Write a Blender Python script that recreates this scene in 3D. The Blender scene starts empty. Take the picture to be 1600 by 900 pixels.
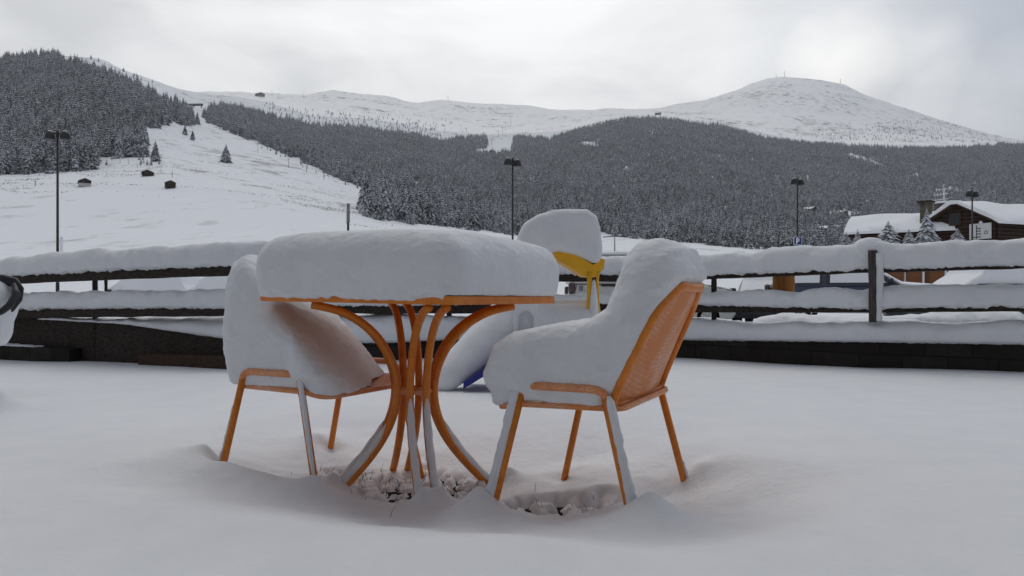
import bpy, math, random
import numpy as np
from mathutils import Matrix, Vector
random.seed(7); RNG = np.random.default_rng(11)
R = math.radians
scn = bpy.context.scene
COL = scn.collection
CH = 0.7468            # eye height above the bare ground
HY = 457.6             # horizon row in the 1600x900 photograph
F = 1200.0

def W(px, py, Y):
    """a point seen at (px, py) standing Y metres in front of the camera"""
    return np.array([(px-800.0)/F*Y, Y, CH+(HY-py)/F*Y])

# ------------------------------------------------------------------ noise
def _hash(*ix):
    h = np.zeros(np.broadcast(*ix).shape, np.uint32)
    for k, i in enumerate(ix):
        h = (h ^ (i.astype(np.int64).astype(np.uint32)*np.uint32([374761393, 668265263, 2147483647][k])))
        h = (h ^ (h >> np.uint32(13)))*np.uint32(1274126177)
    h = h ^ (h >> np.uint32(16))
    return (h & np.uint32(0xffffff)).astype(np.float64)/0xffffff
def vnoise(*c):
    c = np.broadcast_arrays(*[np.asarray(a, float) for a in c])
    i = [np.floor(a) for a in c]; f = [a-b for a, b in zip(c, i)]
    f = [a*a*a*(a*(a*6-15)+10) for a in f]; i = [a.astype(np.int64) for a in i]
    out = 0
    for m in range(2**len(c)):
        b = [(m >> k) & 1 for k in range(len(c))]
        w = 1
        for k in range(len(c)): w = w*(f[k] if b[k] else 1-f[k])
        out = out + w*_hash(*[i[k]+b[k] for k in range(len(c))])
    return out*2-1
def fbm(*c, o=4, g=.5):
    a, s, t = 1.0, 0, 0
    for k in range(o):
        s = s+a*vnoise(*[np.asarray(q, float)*2**k+17.3*k for q in c]); t += a; a *= g
    return s/t
def sstep(a, b, x):
    t = np.clip((x-a)/(b-a), 0, 1); return t*t*(3-2*t)

# ------------------------------------------------------------------ meshes
def link_mesh(name, V, faces, mats, parent=None, smooth=True, mi=None):
    me = bpy.data.meshes.new(name)
    V = np.asarray(V, np.float32)
    if isinstance(faces, np.ndarray):
        n, k = faces.shape
        me.vertices.add(len(V)); me.vertices.foreach_set('co', V.ravel())
        me.loops.add(n*k); me.loops.foreach_set('vertex_index', faces.astype(np.int32).ravel())
        me.polygons.add(n); me.polygons.foreach_set('loop_start', np.arange(0, n*k, k, dtype=np.int32))
        me.polygons.foreach_set('loop_total', np.full(n, k, np.int32))
    else:
        me.from_pydata([tuple(map(float, v)) for v in V], [], [tuple(int(a) for a in f) for f in faces])
    if not isinstance(mats, (list, tuple)): mats = [mats]
    for m in mats: me.materials.append(m)
    if mi is not None: me.polygons.foreach_set('material_index', np.asarray(mi, np.int32))
    me.update(calc_edges=True)
    if smooth is True: me.polygons.foreach_set('use_smooth', np.ones(len(me.polygons), bool))
    elif smooth: 
        me.polygons.foreach_set('use_smooth', np.ones(len(me.polygons), bool))
        me.set_sharp_from_angle(angle=R(smooth))
    me.validate()
    o = bpy.data.objects.new(name, me); COL.objects.link(o)
    if parent is not None: o.parent = parent
    return o
def tag(o, label=None, cat=None, group=None, kind=None):
    if label: o['label'] = label
    if cat: o['category'] = cat
    if group: o['group'] = group
    if kind: o['kind'] = kind
    return o
def thing(name, label, cat, loc=(0, 0, 0), rz=0, group=None):
    o = bpy.data.objects.new(name, None); COL.objects.link(o)
    o.location = [float(a) for a in loc]; o.rotation_euler = (0, 0, rz); o.empty_display_size = .1
    return tag(o, label, cat, group)
def dup(root, loc, rz, label, group=None, scale=None):
    r = root.copy(); COL.objects.link(r); r.location = [float(a) for a in loc]; r.rotation_euler = (0, 0, rz); r['label'] = label
    if group: r['group'] = group
    if scale: r.scale = (scale,)*3
    for ch in list(root.children):
        c = ch.copy(); COL.objects.link(c); c.parent = r
        for g in ch.children:
            d = g.copy(); COL.objects.link(d); d.parent = c
    return r

class MB:
    def __init__(s): s.v = []; s.f = []; s.m = []
    def add(s, V, Fs, m=0):
        b = len(s.v); s.v.extend([tuple(map(float, p)) for p in V]); s.f.extend([tuple(b+i for i in f) for f in Fs]); s.m.extend([m]*len(Fs)); return s
    def box(s, c, d, rz=0, bev=0, m=0):
        x, y, z = [a/2 for a in d]; q = min(bev, x*.49, y*.49, z*.49)
        if q <= 0:
            P = [(a*x, b*y, e*z) for a in (-1, 1) for b in (-1, 1) for e in (-1, 1)]
            Fs = [(0, 1, 3, 2), (4, 6, 7, 5), (0, 4, 5, 1), (2, 3, 7, 6), (0, 2, 6, 4), (1, 5, 7, 3)]
        else:
            P = []; 
            for zz, k in ((-z, q), (-z+q, 0), (z-q, 0), (z, q)):
                X, Y = x-k, y-k
                P += [(X-q, -Y, zz), (X, -Y+q, zz), (X, Y-q, zz), (X-q, Y, zz), (-X+q, Y, zz), (-X, Y-q, zz), (-X, -Y+q, zz), (-X+q, -Y, zz)]
            Fs = [tuple(range(7, -1, -1)), tuple(range(24, 32))]
            for r in range(3):
                for i in range(8): Fs.append((r*8+i, r*8+(i+1) % 8, r*8+8+(i+1) % 8, r*8+8+i))
        ca, sa = math.cos(rz), math.sin(rz)
        return s.add([(c[0]+ca*p[0]-sa*p[1], c[1]+sa*p[0]+ca*p[1], c[2]+p[2]) for p in P], Fs, m)
    def tube(s, pts, r, n=10, cap=True, closed=False, m=0, flat=1.0):
        P = np.array(pts, float); N = len(P)
        rr = np.full(N, r) if np.isscalar(r) else np.array(r, float)
        T = np.gradient(P, axis=0) if not closed else np.roll(P, -1, 0)-np.roll(P, 1, 0)
        T /= np.linalg.norm(T, axis=1)[:, None]+1e-12
        a = np.array([0, 0, 1.]) if abs(T[0][2]) < .9 else np.array([1., 0, 0])
        u = np.cross(a, T[0]); u /= np.linalg.norm(u); V = []
        for i in range(N):
            u = u-T[i]*np.dot(u, T[i]); u /= np.linalg.norm(u); w = np.cross(T[i], u)
            for k in range(n):
                t = 2*math.pi*k/n; V.append(P[i]+rr[i]*(u*math.cos(t)+w*math.sin(t)*flat))
        Fs = []
        for i in range(N if closed else N-1):
            j = (i+1) % N
            for k in range(n): Fs.append((i*n+k, i*n+(k+1) % n, j*n+(k+1) % n, j*n+k))
        if cap and not closed: Fs += [tuple(range(n-1, -1, -1)), tuple((N-1)*n+k for k in range(n))]
        return s.add(V, Fs, m)
    def lathe(s, prof, c=(0, 0, 0), n=16, m=0):
        V = [(c[0]+r*math.cos(2*math.pi*k/n), c[1]+r*math.sin(2*math.pi*k/n), c[2]+z) for r, z in prof for k in range(n)]
        Fs = [(i*n+k, i*n+(k+1) % n, (i+1)*n+(k+1) % n, (i+1)*n+k) for i in range(len(prof)-1) for k in range(n)]
        Fs += [tuple(range(n-1, -1, -1)), tuple((len(prof)-1)*n+k for k in range(n))]
        return s.add(V, Fs, m)
    def prism(s, poly, a, b, axis='y', m=0):
        """polygon in the two other axes, extruded from a to b along axis"""
        n = len(poly)
        f = {'y': lambda p, q: (p[0], q, p[1]), 'x': lambda p, q: (q, p[0], p[1]), 'z': lambda p, q: (p[0], p[1], q)}[axis]
        V = [f(p, a) for p in poly]+[f(p, b) for p in poly]
        return s.add(V, [tuple(range(n)), tuple(range(2*n-1, n-1, -1))]+[(i, n+i, n+(i+1) % n, (i+1) % n) for i in range(n)], m)
    def build(s, name, mat, parent=None, smooth=False):
        return link_mesh(name, s.v, s.f, mat, parent, smooth, s.m if isinstance(mat, (list, tuple)) else None)

def surface_nets(f, lo, hi, h):
    lo = np.array(lo, float); n = np.ceil((np.array(hi)-lo)/h).astype(int)+1
    ax = [lo[i]+h*np.arange(n[i]) for i in range(3)]
    X, Y, Z = np.meshgrid(*ax, indexing='ij'); D = f(X, Y, Z)
    ins = D < 0
    c = tuple(n-1); S = np.zeros(c+(3,)); Cn = np.zeros(c)
    sl = lambda b, k: slice(b, b+c[k])
    off = [(a, b, e) for a in (0, 1) for b in (0, 1) for e in (0, 1)]
    for A in off:
        for k in range(3):
            if A[k]: continue
            B = list(A); B[k] = 1
            da = D[sl(A[0], 0), sl(A[1], 1), sl(A[2], 2)]; db = D[sl(B[0], 0), sl(B[1], 1), sl(B[2], 2)]
            cr = (da < 0) != (db < 0)
            t = np.where(cr, da/np.where(cr, da-db, 1), 0)
            for q in range(3): S[..., q] += np.where(cr, A[q]+(t if q == k else 0), 0)
            Cn += cr
    act = Cn > 0; idx = -np.ones(c, int); idx[act] = np.arange(act.sum())
    I = np.argwhere(act); V = lo+h*(I+S[act]/Cn[act][:, None])
    Q = []
    for k in range(3):
        a, b = (k+1) % 3, (k+2) % 3
        s0 = [slice(1, c[0]), slice(1, c[1]), slice(1, c[2])]; s0[k] = slice(0, c[k])
        s1 = list(s0); s1[k] = slice(1, c[k]+1)
        i0, i1 = ins[tuple(s0)], ins[tuple(s1)]
        def cell(da, db):
            q = list(s0); q[a] = slice(1-da, c[a]-da); q[b] = slice(1-db, c[b]-db); return idx[tuple(q)]
        g = np.stack([cell(1, 1), cell(0, 1), cell(0, 0), cell(1, 0)], -1)
        p = i0 & ~i1; m = ~i0 & i1
        Q += [g[p], g[m][:, ::-1]]
    return V, np.concatenate(Q)
def smin(a, b, k): 
    h = np.clip(.5+.5*(b-a)/k, 0, 1); return b*(1-h)+a*h-k*h*(1-h)
def smax(a, b, k): return -smin(-a, -b, k)
def poly_sdf(px, py, P):
    P = np.array(P, float); d = np.full(px.shape, 1e9); ins = np.zeros(px.shape, bool)
    for i in range(len(P)):
        a, b = P[i], P[i-1]; e = b-a
        wx, wy = px-a[0], py-a[1]; t = np.clip((wx*e[0]+wy*e[1])/(e@e+1e-12), 0, 1)
        d = np.minimum(d, (wx-e[0]*t)**2+(wy-e[1]*t)**2)
        c1 = (a[1] > py) != (b[1] > py)
        with np.errstate(divide='ignore', invalid='ignore'):
            ins ^= c1 & (px < (b[0]-a[0])*(py-a[1])/(b[1]-a[1]+1e-15)+a[0])
    return np.sqrt(d)*np.where(ins, -1, 1)
def inside(px, py, P):
    return poly_sdf(np.asarray(px, float), np.asarray(py, float), P) < 0
def seg_sdf(X, Y, Z, a, b):
    a = np.array(a, float); b = np.array(b, float); e = b-a
    t = np.clip(((X-a[0])*e[0]+(Y-a[1])*e[1]+(Z-a[2])*e[2])/(e@e), 0, 1)
    return np.sqrt((X-a[0]-e[0]*t)**2+(Y-a[1]-e[1]*t)**2+(Z-a[2]-e[2]*t)**2), t
def snow_sdf(name, f, lo, hi, h, mat, parent):
    V, Q = surface_nets(f, lo, hi, h)
    return link_mesh(name, V, Q, mat, parent)

# ------------------------------------------------------------------ materials
class NT:
    def __init__(s, name):
        s.m = bpy.data.materials.new(name); s.m.use_nodes = True; s.t = s.m.node_tree; s.n = s.t.nodes; s.n.clear()
        s.out = s.n.new('ShaderNodeOutputMaterial'); s.b = s.n.new('ShaderNodeBsdfPrincipled'); s.l = s.t.links
        s.l.new(s.b.outputs[0], s.out.inputs[0])
    def node(s, t, **k):
        n = s.n.new(t)
        for a, b in k.items(): setattr(n, a, b)
        return n
    def put(s, sock, v):
        if hasattr(v, 'is_output'): s.l.new(v, sock)
        else: sock.default_value = v
    def coord(s, kind='Object', scale=(1, 1, 1)):
        c = s.node('ShaderNodeTexCoord'); mp = s.node('ShaderNodeMapping'); s.l.new(c.outputs[kind], mp.inputs[0])
        mp.inputs['Scale'].default_value = scale; return mp.outputs[0]
    def pos(s):
        return s.node('ShaderNodeNewGeometry').outputs['Position']
    def noise(s, vec, scale, detail=4, rough=.55):
        n = s.node('ShaderNodeTexNoise'); s.l.new(vec, n.inputs['Vector']); n.inputs['Scale'].default_value = scale
        n.inputs['Detail'].default_value = detail; n.inputs['Roughness'].default_value = rough; return n.outputs[0]
    def ramp(s, fac, stops):
        r = s.node('ShaderNodeValToRGB'); s.l.new(fac, r.inputs[0]); e = r.color_ramp.elements
        while len(e) < len(stops): e.new(.5)
        for i, (p, c) in enumerate(stops):
            e[i].position = p; e[i].color = (c if isinstance(c, tuple) else (c,)*3)+(1,)
        return r.outputs[0]
    def mix(s, fac, a, b):
        n = s.node('ShaderNodeMix', data_type='RGBA'); s.put(n.inputs[0], fac)
        s.put(n.inputs[6], a if hasattr(a, 'is_output') else tuple(a)+(1,)); s.put(n.inputs[7], b if hasattr(b, 'is_output') else tuple(b)+(1,)); return n.outputs[2]
    def math(s, op, a, b=0.0):
        n = s.node('ShaderNodeMath', operation=op); s.put(n.inputs[0], a); s.put(n.inputs[1], b); return n.outputs[0]
    def bump(s, h, strength=.3, dist=.01):
        n = s.node('ShaderNodeBump'); s.l.new(h, n.inputs['Height']); n.inputs['Strength'].default_value = strength; n.inputs['Distance'].default_value = dist
        s.l.new(n.outputs[0], s.b.inputs['Normal'])
    def set(s, col=None, rough=.5, spec=.5, metal=0):
        if col is not None: s.put(s.b.inputs['Base Color'], col if hasattr(col, 'is_output') else tuple(col)+(1,))
        s.put(s.b.inputs['Roughness'], rough); s.b.inputs['Specular IOR Level'].default_value = spec; s.b.inputs['Metallic'].default_value = metal
        return s.m
SNOW_SHADED = (.735, .753, .785)  # valley and near snow greyed: cloud shade put into the colour
def mat_snow(name, fine=75., strength=.6, dist=.006, coarse=9.):
    t = NT(name); p = t.pos()
    a = t.noise(p, fine, 5, .65); b = t.noise(p, coarse, 3)
    t.bump(t.math('ADD', a, t.math('MULTIPLY', b, 1.2)), strength, dist)
    c = t.mix(t.ramp(b, [(.35, 0.), (.65, 1.)]), (.72, .738, .77), (.755, .768, .795))  # same greyed snow, cloud shade included in both tones
    return t.set(c, .7, .25)
def mat_plain(name, col, rough=.5, spec=.5, metal=0, var=.25, scale=6., bump=0.):
    t = NT(name); n = t.noise(t.coord('Object'), scale, 5, .6)
    c = t.mix(t.ramp(n, [(.3, 0.), (.7, 1.)]), tuple(a*(1-var) for a in col), tuple(min(1, a*(1+var)) for a in col))
    if bump: t.bump(n, bump, .01)
    return t.set(c, rough, spec, metal)
def mat_wood(name, dark, light, sc=(2, 30, 30), rough=.8, bump=.5):
    t = NT(name); n = t.noise(t.coord('Object', sc), 2.2, 6, .65)
    t.bump(n, bump, .01); return t.set(t.mix(t.ramp(n, [(.3, 0.), (.7, 1.)]), dark, light), rough, .2)
def mat_orange(name, frost):
    t = NT(name); p = t.pos(); n = t.noise(p, 30, 4)
    c = t.mix(t.ramp(n, [(.35, 0.), (.65, 1.)]), (.60, .175, .016), (.72, .23, .024))
    if frost:
        fl = t.noise(p, 420, 3, .7); ar = t.noise(p, 9, 3)
        k = t.ramp(t.math('ADD', fl, t.math('MULTIPLY', t.math('SUBTRACT', ar, .5), frost)), [(.5, 0.), (.62, 1.)])
        c = t.mix(t.math('MULTIPLY', k, .62), c, (.78, .72, .70))
    return t.set(c, .42, .4)
def mat_mesh_panel(name):
    # punched steel sheet with rime caught in its holes
    t = NT(name); o = t.coord('Object'); v = t.node('ShaderNodeTexVoronoi', feature='F1'); t.l.new(o, v.inputs['Vector'])
    v.inputs['Scale'].default_value = 150; v.inputs['Randomness'].default_value = .35
    hole = t.ramp(v.outputs['Distance'], [(.30, 1.), (.48, 0.)])
    ar = t.noise(o, 7, 4, .6); fr = t.ramp(ar, [(.40, .05), (.68, .95)])
    fl = t.noise(o, 190, 2, .6)
    c = t.mix(t.math('MULTIPLY', t.math('MAXIMUM', hole, t.ramp(fl, [(.52, 0.), (.66, 1.)])), t.math('MULTIPLY', fr, .68)), (.60, .18, .02), (.80, .74, .70))
    t.bump(hole, .3, .002)
    return t.set(c, .5, .3)
def mat_terrain(name, rockc, lo, hi, stretch=(1, 1, 1), sc=.02, snow=SNOW_SHADED):
    t = NT(name); o = t.coord('Object', stretch); n = t.noise(o, sc, 8, .68); big = t.noise(t.coord('Object'), sc*.13, 3)
    nn = t.math('ADD', n, t.math('MULTIPLY', t.math('SUBTRACT', big, .5), .5))
    k = t.ramp(nn, [(lo, 0.), (hi, 1.)])
    c = t.mix(k, snow, rockc)
    return t.set(c, .8, .15)
def mat_needle(name, snow, green=(.026, .031, .027), sc=1.1):
    t = NT(name); p = t.pos()
    nz = t.node('ShaderNodeSeparateXYZ'); g = t.node('ShaderNodeNewGeometry'); t.l.new(g.outputs['Normal'], nz.inputs[0])
    oi = t.node('ShaderNodeObjectInfo')
    n = t.noise(p, sc, 3, .7)
    n = t.math('ADD', n, t.math('MULTIPLY', t.math('SUBTRACT', t.noise(p, .16, 2), .5), .38)); n = t.math('ADD', n, t.math('MULTIPLY', t.math('SUBTRACT', t.noise(p, .018, 3), .5), .16))
    k = t.ramp(n, [(.50-snow*.18, 0.), (.60-snow*.18, 1.)])
    k = t.math('MULTIPLY', k, t.ramp(nz.outputs[2], [(.05, .15), (.4, 1.)]))
    c = t.mix(k, green, (.53, .55, .59))
    return t.set(c, .85, .1)

M = {}
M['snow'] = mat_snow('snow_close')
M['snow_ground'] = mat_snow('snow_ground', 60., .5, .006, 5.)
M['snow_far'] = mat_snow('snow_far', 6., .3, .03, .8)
M['orange'] = mat_orange('orange_paint', 0)
M['orange_frost'] = mat_orange('orange_paint_rimed', .25)
M['panel'] = mat_mesh_panel('punched_orange_sheet')
M['yellow'] = mat_plain('yellow_plastic', (.80, .42, .012), .45, .4, 0, .12)
M['cream'] = mat_plain('cream_plastic', (.62, .56, .42), .5, .3, 0, .08)
M['blue'] = mat_plain('blue_plastic', (.012, .022, .20), .4, .4, 0, .15)
M['dark_wood'] = mat_wood('dark_wood', (.011, .008, .007), (.062, .048, .040))
M['grey_wood'] = mat_wood('grey_wood', (.03, .027, .026), (.11, .10, .095), (30, 30, 2))
M['brown_wood'] = mat_wood('brown_wood', (.030, .018, .012), (.085, .052, .036))
M['log_wood'] = mat_wood('log_wood', (.022, .012, .009), (.062, .036, .027))
M['light_wood'] = mat_wood('light_wood', (.22, .085, .02), (.36, .16, .045), (14, 14, 2))
M['plank_wood'] = mat_wood('plank_wood', (.11, .045, .02), (.2, .085, .04))
M['iron'] = mat_plain('black_iron', (.012, .012, .013), .5, .4, 0, .3)
M['steel'] = mat_plain('grey_steel', (.16, .165, .17), .5, .4, .3, .2)
M['black_plastic'] = mat_plain('black_plastic', (.015, .016, .02), .45, .4, 0, .2)
M['soil'] = mat_plain('wet_soil', (.018, .015, .012), .9, .1, 0, .6, 60., .6)
M['grass'] = mat_plain('winter_grass', (.035, .034, .018), .8, .1, 0, .5, 20.)
M['dry_grass'] = mat_plain('dry_grass', (.10, .085, .06), .9, .1, 0, .4, 1.)
M['glass'] = mat_plain('car_glass', (.008, .009, .011), .08, .5, 0, .1)
M['rubber'] = mat_plain('tyre_rubber', (.012, .012, .012), .8, .2, 0, .3)
M['rim'] = mat_plain('alloy_rim', (.35, .36, .37), .35, .5, .6, .1)
M['white_paint'] = mat_plain('white_van_paint', (.40, .405, .39), .35, .5, 0, .04)
M['blue_paint'] = mat_plain('slate_blue_paint', (.035, .045, .085), .3, .5, 0, .1)
M['dark_paint'] = mat_plain('graphite_paint', (.04, .042, .047), .3, .5, 0, .1)
M['silver_paint'] = mat_plain('silver_paint', (.30, .31, .33), .35, .5, .3, .06)
M['lamp_red'] = mat_plain('tail_lamp', (.07, .045, .045), .2, .5, 0, .2)
M['lamp_clear'] = mat_plain('headlamp', (.45, .46, .48), .15, .5, 0, .1)
M['white_board'] = mat_plain('white_board', (.55, .56, .55), .6, .3, 0, .08)
M['sign_blue'] = mat_plain('sign_blue', (.012, .035, .15), .5, .3, 0, .1)
M['sign_white'] = mat_plain('sign_white', (.75, .76, .78), .5, .3, 0, .05)
M['pale_wall'] = mat_plain('pale_render', (.60, .61, .64), .9, .2, 0, .06)  # wall of the added house, pale to bounce light onto the furniture
M['plaster'] = mat_plain('pale_plaster', (.42, .40, .37), .85, .2, 0, .12)
t = NT('stone_blocks'); o_ = t.coord('Object', (1, 1, 1)); br = t.node('ShaderNodeTexBrick'); mp_ = t.node('ShaderNodeMapping')
t.l.new(o_, mp_.inputs[0]); mp_.inputs['Rotation'].default_value = (R(90), 0, 0); t.l.new(mp_.outputs[0], br.inputs['Vector'])
br.inputs['Scale'].default_value = 1.9; br.inputs['Mortar Size'].default_value = .012; br.inputs['Color1'].default_value = (.06, .056, .048, 1); br.inputs['Color2'].default_value = (.015, .014, .013, 1); br.inputs['Mortar'].default_value = (.008, .008, .008, 1)
nn_ = t.noise(o_, 9, 6, .65); t.bump(nn_, .7, .03)
M['stone'] = t.set(t.mix(t.ramp(nn_, [(.25, .25), (.7, .95)]), br.outputs[0], (.026, .021, .018)), .9, .15)
M['chimney_stone'] = mat_plain('chimney_stone', (.10, .085, .07), .9, .2, 0, .6, 2.5, .6)
M['needle'] = mat_needle('snowy_needles', .36)
M['needle_thin'] = mat_needle('lightly_snowed_needles', .38)
M['needle_heavy'] = mat_needle('heavily_snowed_needles', .95, (.02, .026, .016))
M['bark'] = mat_plain('bark', (.04, .03, .022), .9, .1, 0, .4)
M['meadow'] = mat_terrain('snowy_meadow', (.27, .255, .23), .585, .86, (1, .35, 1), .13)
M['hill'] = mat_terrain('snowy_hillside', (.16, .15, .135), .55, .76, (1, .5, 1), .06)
M['mountain'] = mat_terrain('snowy_mountain', (.12, .115, .11), .555, .72, (1, .8, 2.5), .03, (.96, .96, .96))  # snow lighter than in the valley: brighter ridge light put into its colour

# ------------------------------------------------------------------ camera, light, sky
cam = bpy.data.cameras.new('camera'); co = bpy.data.objects.new('camera', cam); COL.objects.link(co)
co.location = (0, 0, CH); co.rotation_euler = (R(90), 0, 0); cam.sensor_width = 36; cam.lens = 36*F/1600
cam.shift_y = (HY-450)/1600; cam.clip_start = .05; cam.clip_end = 30000; scn.camera = co
SUN_AZ = math.atan2(720-800, F); SUN_EL = R(66)     # veiled sun ahead of the camera
sun = bpy.data.lights.new('sun', 'SUN'); so = bpy.data.objects.new('sun', sun); COL.objects.link(so)
sun.energy = .62; sun.angle = R(38); sun.color = (1, .965, .91)
sd = Vector((math.sin(SUN_AZ)*math.cos(SUN_EL), math.cos(SUN_AZ)*math.cos(SUN_EL), math.sin(SUN_EL)))
so.rotation_euler = sd.to_track_quat('Z', 'Y').to_euler(); so.location = (0, 0, 30)
wd = bpy.data.worlds.new('World'); scn.world = wd; wd.use_nodes = True
wt = wd.node_tree; wt.nodes.clear(); wl = wt.links
def wn(t, **k):
    n = wt.nodes.new(t)
    for a, b in k.items(): setattr(n, a, b)
    return n
def wmath(op, a, b=0.0, c=None):
    n = wn('ShaderNodeMath', operation=op)
    for i, q in enumerate((a, b) if c is None else (a, b, c)):
        if hasattr(q, 'is_output'): wl.new(q, n.inputs[i])
        else: n.inputs[i].default_value = q
    return n.outputs[0]
def wramp(fac, stops):
    r = wn('ShaderNodeValToRGB'); wl.new(fac, r.inputs[0]); e = r.color_ramp.elements
    while len(e) < len(stops): e.new(.5)
    for i, (p, c) in enumerate(stops):
        e[i].position = p; e[i].color = (c if isinstance(c, tuple) else (c,)*3)+(1,)
    return r.outputs[0]
def wmix(fac, a, b):
    n = wn('ShaderNodeMix', data_type='RGBA')
    for i, q in ((0, fac), (6, a), (7, b)):
        if hasattr(q, 'is_output'): wl.new(q, n.inputs[i])
        else: n.inputs[i].default_value = q if i == 0 else tuple(q)+(1,)
    return n.outputs[2]
sky = wn('ShaderNodeTexSky', sky_type='NISHITA'); sky.sun_disc = False; sky.sun_elevation = SUN_EL; sky.sun_rotation = SUN_AZ; sky.altitude = 1800
tc = wn('ShaderNodeTexCoord'); sx = wn('ShaderNodeSeparateXYZ'); wl.new(tc.outputs['Generated'], sx.inputs[0])
dx, dy, dz = sx.outputs
# how near a direction is to the veiled sun
dot = wn('ShaderNodeVectorMath', operation='DOT_PRODUCT'); wl.new(tc.outputs['Generated'], dot.inputs[0]); dot.inputs[1].default_value = (math.sin(R(-3))*math.cos(R(19)), math.cos(R(19)), math.sin(R(19)))
glow = wmath('MULTIPLY_ADD', dot.outputs['Value'], .5, .5)
base = wramp(glow, [(0, (5.4, 5.45, 5.6)), (.30, (4.2, 4.27, 4.45)), (.60, (2.7, 2.76, 2.9)), (.80, (3.8, 3.82, 3.88)), (.90, (7.2, 7.15, 7.0)), (.96, (8.9, 8.8, 8.5)), (1, (9.4, 9.3, 8.95))])
# ColorRamp clamps nothing above 1 for colours; clouds drift on a flat layer
inv = wmath('DIVIDE', 1.0, wmath('ADD', wmath('MAXIMUM', dz, 0.0), .16))
cv = wn('ShaderNodeCombineXYZ'); wl.new(wmath('MULTIPLY', dx, inv), cv.inputs[0]); wl.new(wmath('MULTIPLY', dy, inv), cv.inputs[1]); wl.new(wmath('MULTIPLY', dz, 2.2), cv.inputs[2])
cn = wn('ShaderNodeTexNoise'); wl.new(cv.outputs[0], cn.inputs['Vector']); cn.inputs['Scale'].default_value = 1.9; cn.inputs['Detail'].default_value = 6; cn.inputs['Roughness'].default_value = .52; cn.inputs['Distortion'].default_value = .35
ln = wn('ShaderNodeTexNoise'); wl.new(tc.outputs['Generated'], ln.inputs['Vector']); ln.inputs['Scale'].default_value = 6.0; ln.inputs['Detail'].default_value = 5; ln.inputs['Roughness'].default_value = .5
wob = wn('ShaderNodeMix', data_type='RGBA', blend_type='ADD'); wob.inputs[0].default_value = .16; wl.new(tc.outputs['Generated'], wob.inputs[6]); wl.new(ln.outputs[1], wob.inputs[7])
puff = None
for px_, py_, r_, k_ in ((1335, 128, .085, .9), (1400, 108, .07, .7), (1450, 165, .07, .8), (1560, 178, .085, .95), (1610, 120, .05, .5)):
    dv = Vector(((px_-800)/F, 1, (HY-py_)/F)).normalized()+Vector((.08, .08, .08))
    dd = wn('ShaderNodeVectorMath', operation='DISTANCE'); wl.new(wob.outputs[2], dd.inputs[0]); dd.inputs[1].default_value = dv
    bl = wramp(wmath('DIVIDE', dd.outputs['Value'], r_), [(.25, k_), (.62, k_*.55), (1., 0.)])
    puff = bl if puff is None else wmath('MAXIMUM', puff, bl)
shade = wramp(cn.outputs[0], [(.32, .80), (.48, 1.01), (.64, 1.15)])
mul = wn('ShaderNodeMix', data_type='RGBA', blend_type='MULTIPLY'); mul.inputs[0].default_value = 1; wl.new(base, mul.inputs[6]); wl.new(shade, mul.inputs[7])
side = wramp(dx, [(.25, 0.), (.55, 1.)])
c1 = wmix(wmath('MULTIPLY', side, .72), mul.outputs[2], (3.6, 3.95, 4.6))
pm = wn('ShaderNodeMix', data_type='RGBA', blend_type='MULTIPLY'); pm.inputs[0].default_value = 1; wl.new(c1, pm.inputs[6]); pm.inputs[7].default_value = (1.52, 1.47, 1.38, 1)
c2 = wmix(puff, c1, pm.outputs[2])
c3 = wmix(.88, sky.outputs[0], c2)
bg = wn('ShaderNodeBackground'); wl.new(c3, bg.inputs[0]); bg.inputs[1].default_value = .10
wo = wn('ShaderNodeOutputWorld'); wl.new(bg.outputs[0], wo.inputs[0])
scn.view_settings.view_transform = 'Standard'; scn.view_settings.look = 'None'; scn.view_settings.exposure = .30; scn.view_settings.gamma = 1
scn.render.engine = 'CYCLES'; scn.cycles.max_bounces = 6; scn.cycles.diffuse_bounces = 4; scn.cycles.volume_bounces = 0; scn.cycles.use_denoising = True
scn.cycles.caustics_reflective = False; scn.cycles.caustics_refractive = False

# ------------------------------------------------------------------ garden table and chairs: where they stand
TX, TY, TROT = -.3603, 2.8631, math.atan2(-math.cos(.3165), math.sin(.3165))+math.pi/4
RC = (.261, 2.5374, 2.6826)
LC = (-.7066, 2.9357, -.4767)
def cloc(c, p):
    ca, sa = math.cos(c[2]), math.sin(c[2]); return np.array([c[0]+ca*p[0]-sa*p[1], c[1]+sa*p[0]+ca*p[1], p[2]])
A1, A2, SF, SR, CW, SY, ZT, ZS, FX, PB, PWB, PZB, PT, PWT, PZT = .122, .1476, .1083, .1117, .2782, .0247, .4534, .4107, .2073, .1618, .2622, .4194, .1608, .1632, .7701
def foot(c, k, s): return cloc(c, (A1+SF if k == 'f' else -A2-SR, s*(CW+SY), 0))

# ------------------------------------------------------------------ terrace snow
def terrace_z(x, y):
    z = .205-.014*(y-1.6)+.03*np.exp(-((x-4.2)/2.0)**2)*sstep(4, 6, y)
    z = z+.012*fbm(x*.9, y*.9, o=3)+.05*fbm(x*.35+4, y*.35, o=2)*sstep(3.2, 5, y)*.5
    return z
def box2(x, y, cx, cy, hx, hy, rot):
    ca, sa = math.cos(-rot), math.sin(-rot); X = (x-cx)*ca-(y-cy)*sa; Y = (x-cx)*sa+(y-cy)*ca
    qx, qy = np.abs(X)-hx, np.abs(Y)-hy
    return np.hypot(np.maximum(qx, 0), np.maximum(qy, 0))+np.minimum(np.maximum(qx, qy), 0)
FEET = [foot(RC, 'f', 1), foot(RC, 'r', 1), foot(RC, 'f', -1), foot(RC, 'r', -1), foot(LC, 'f', -1), foot(LC, 'r', -1), foot(LC, 'f', 1), foot(LC, 'r', 1)]
TFEET = []
for q in range(4):
    a = TROT+math.pi/4+q*math.pi/2
    for s in (-1, 1): TFEET.append(np.array([TX+.30*math.cos(a)-s*.033*math.sin(a), TY+.30*math.sin(a)+s*.033*math.cos(a)]))
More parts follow.
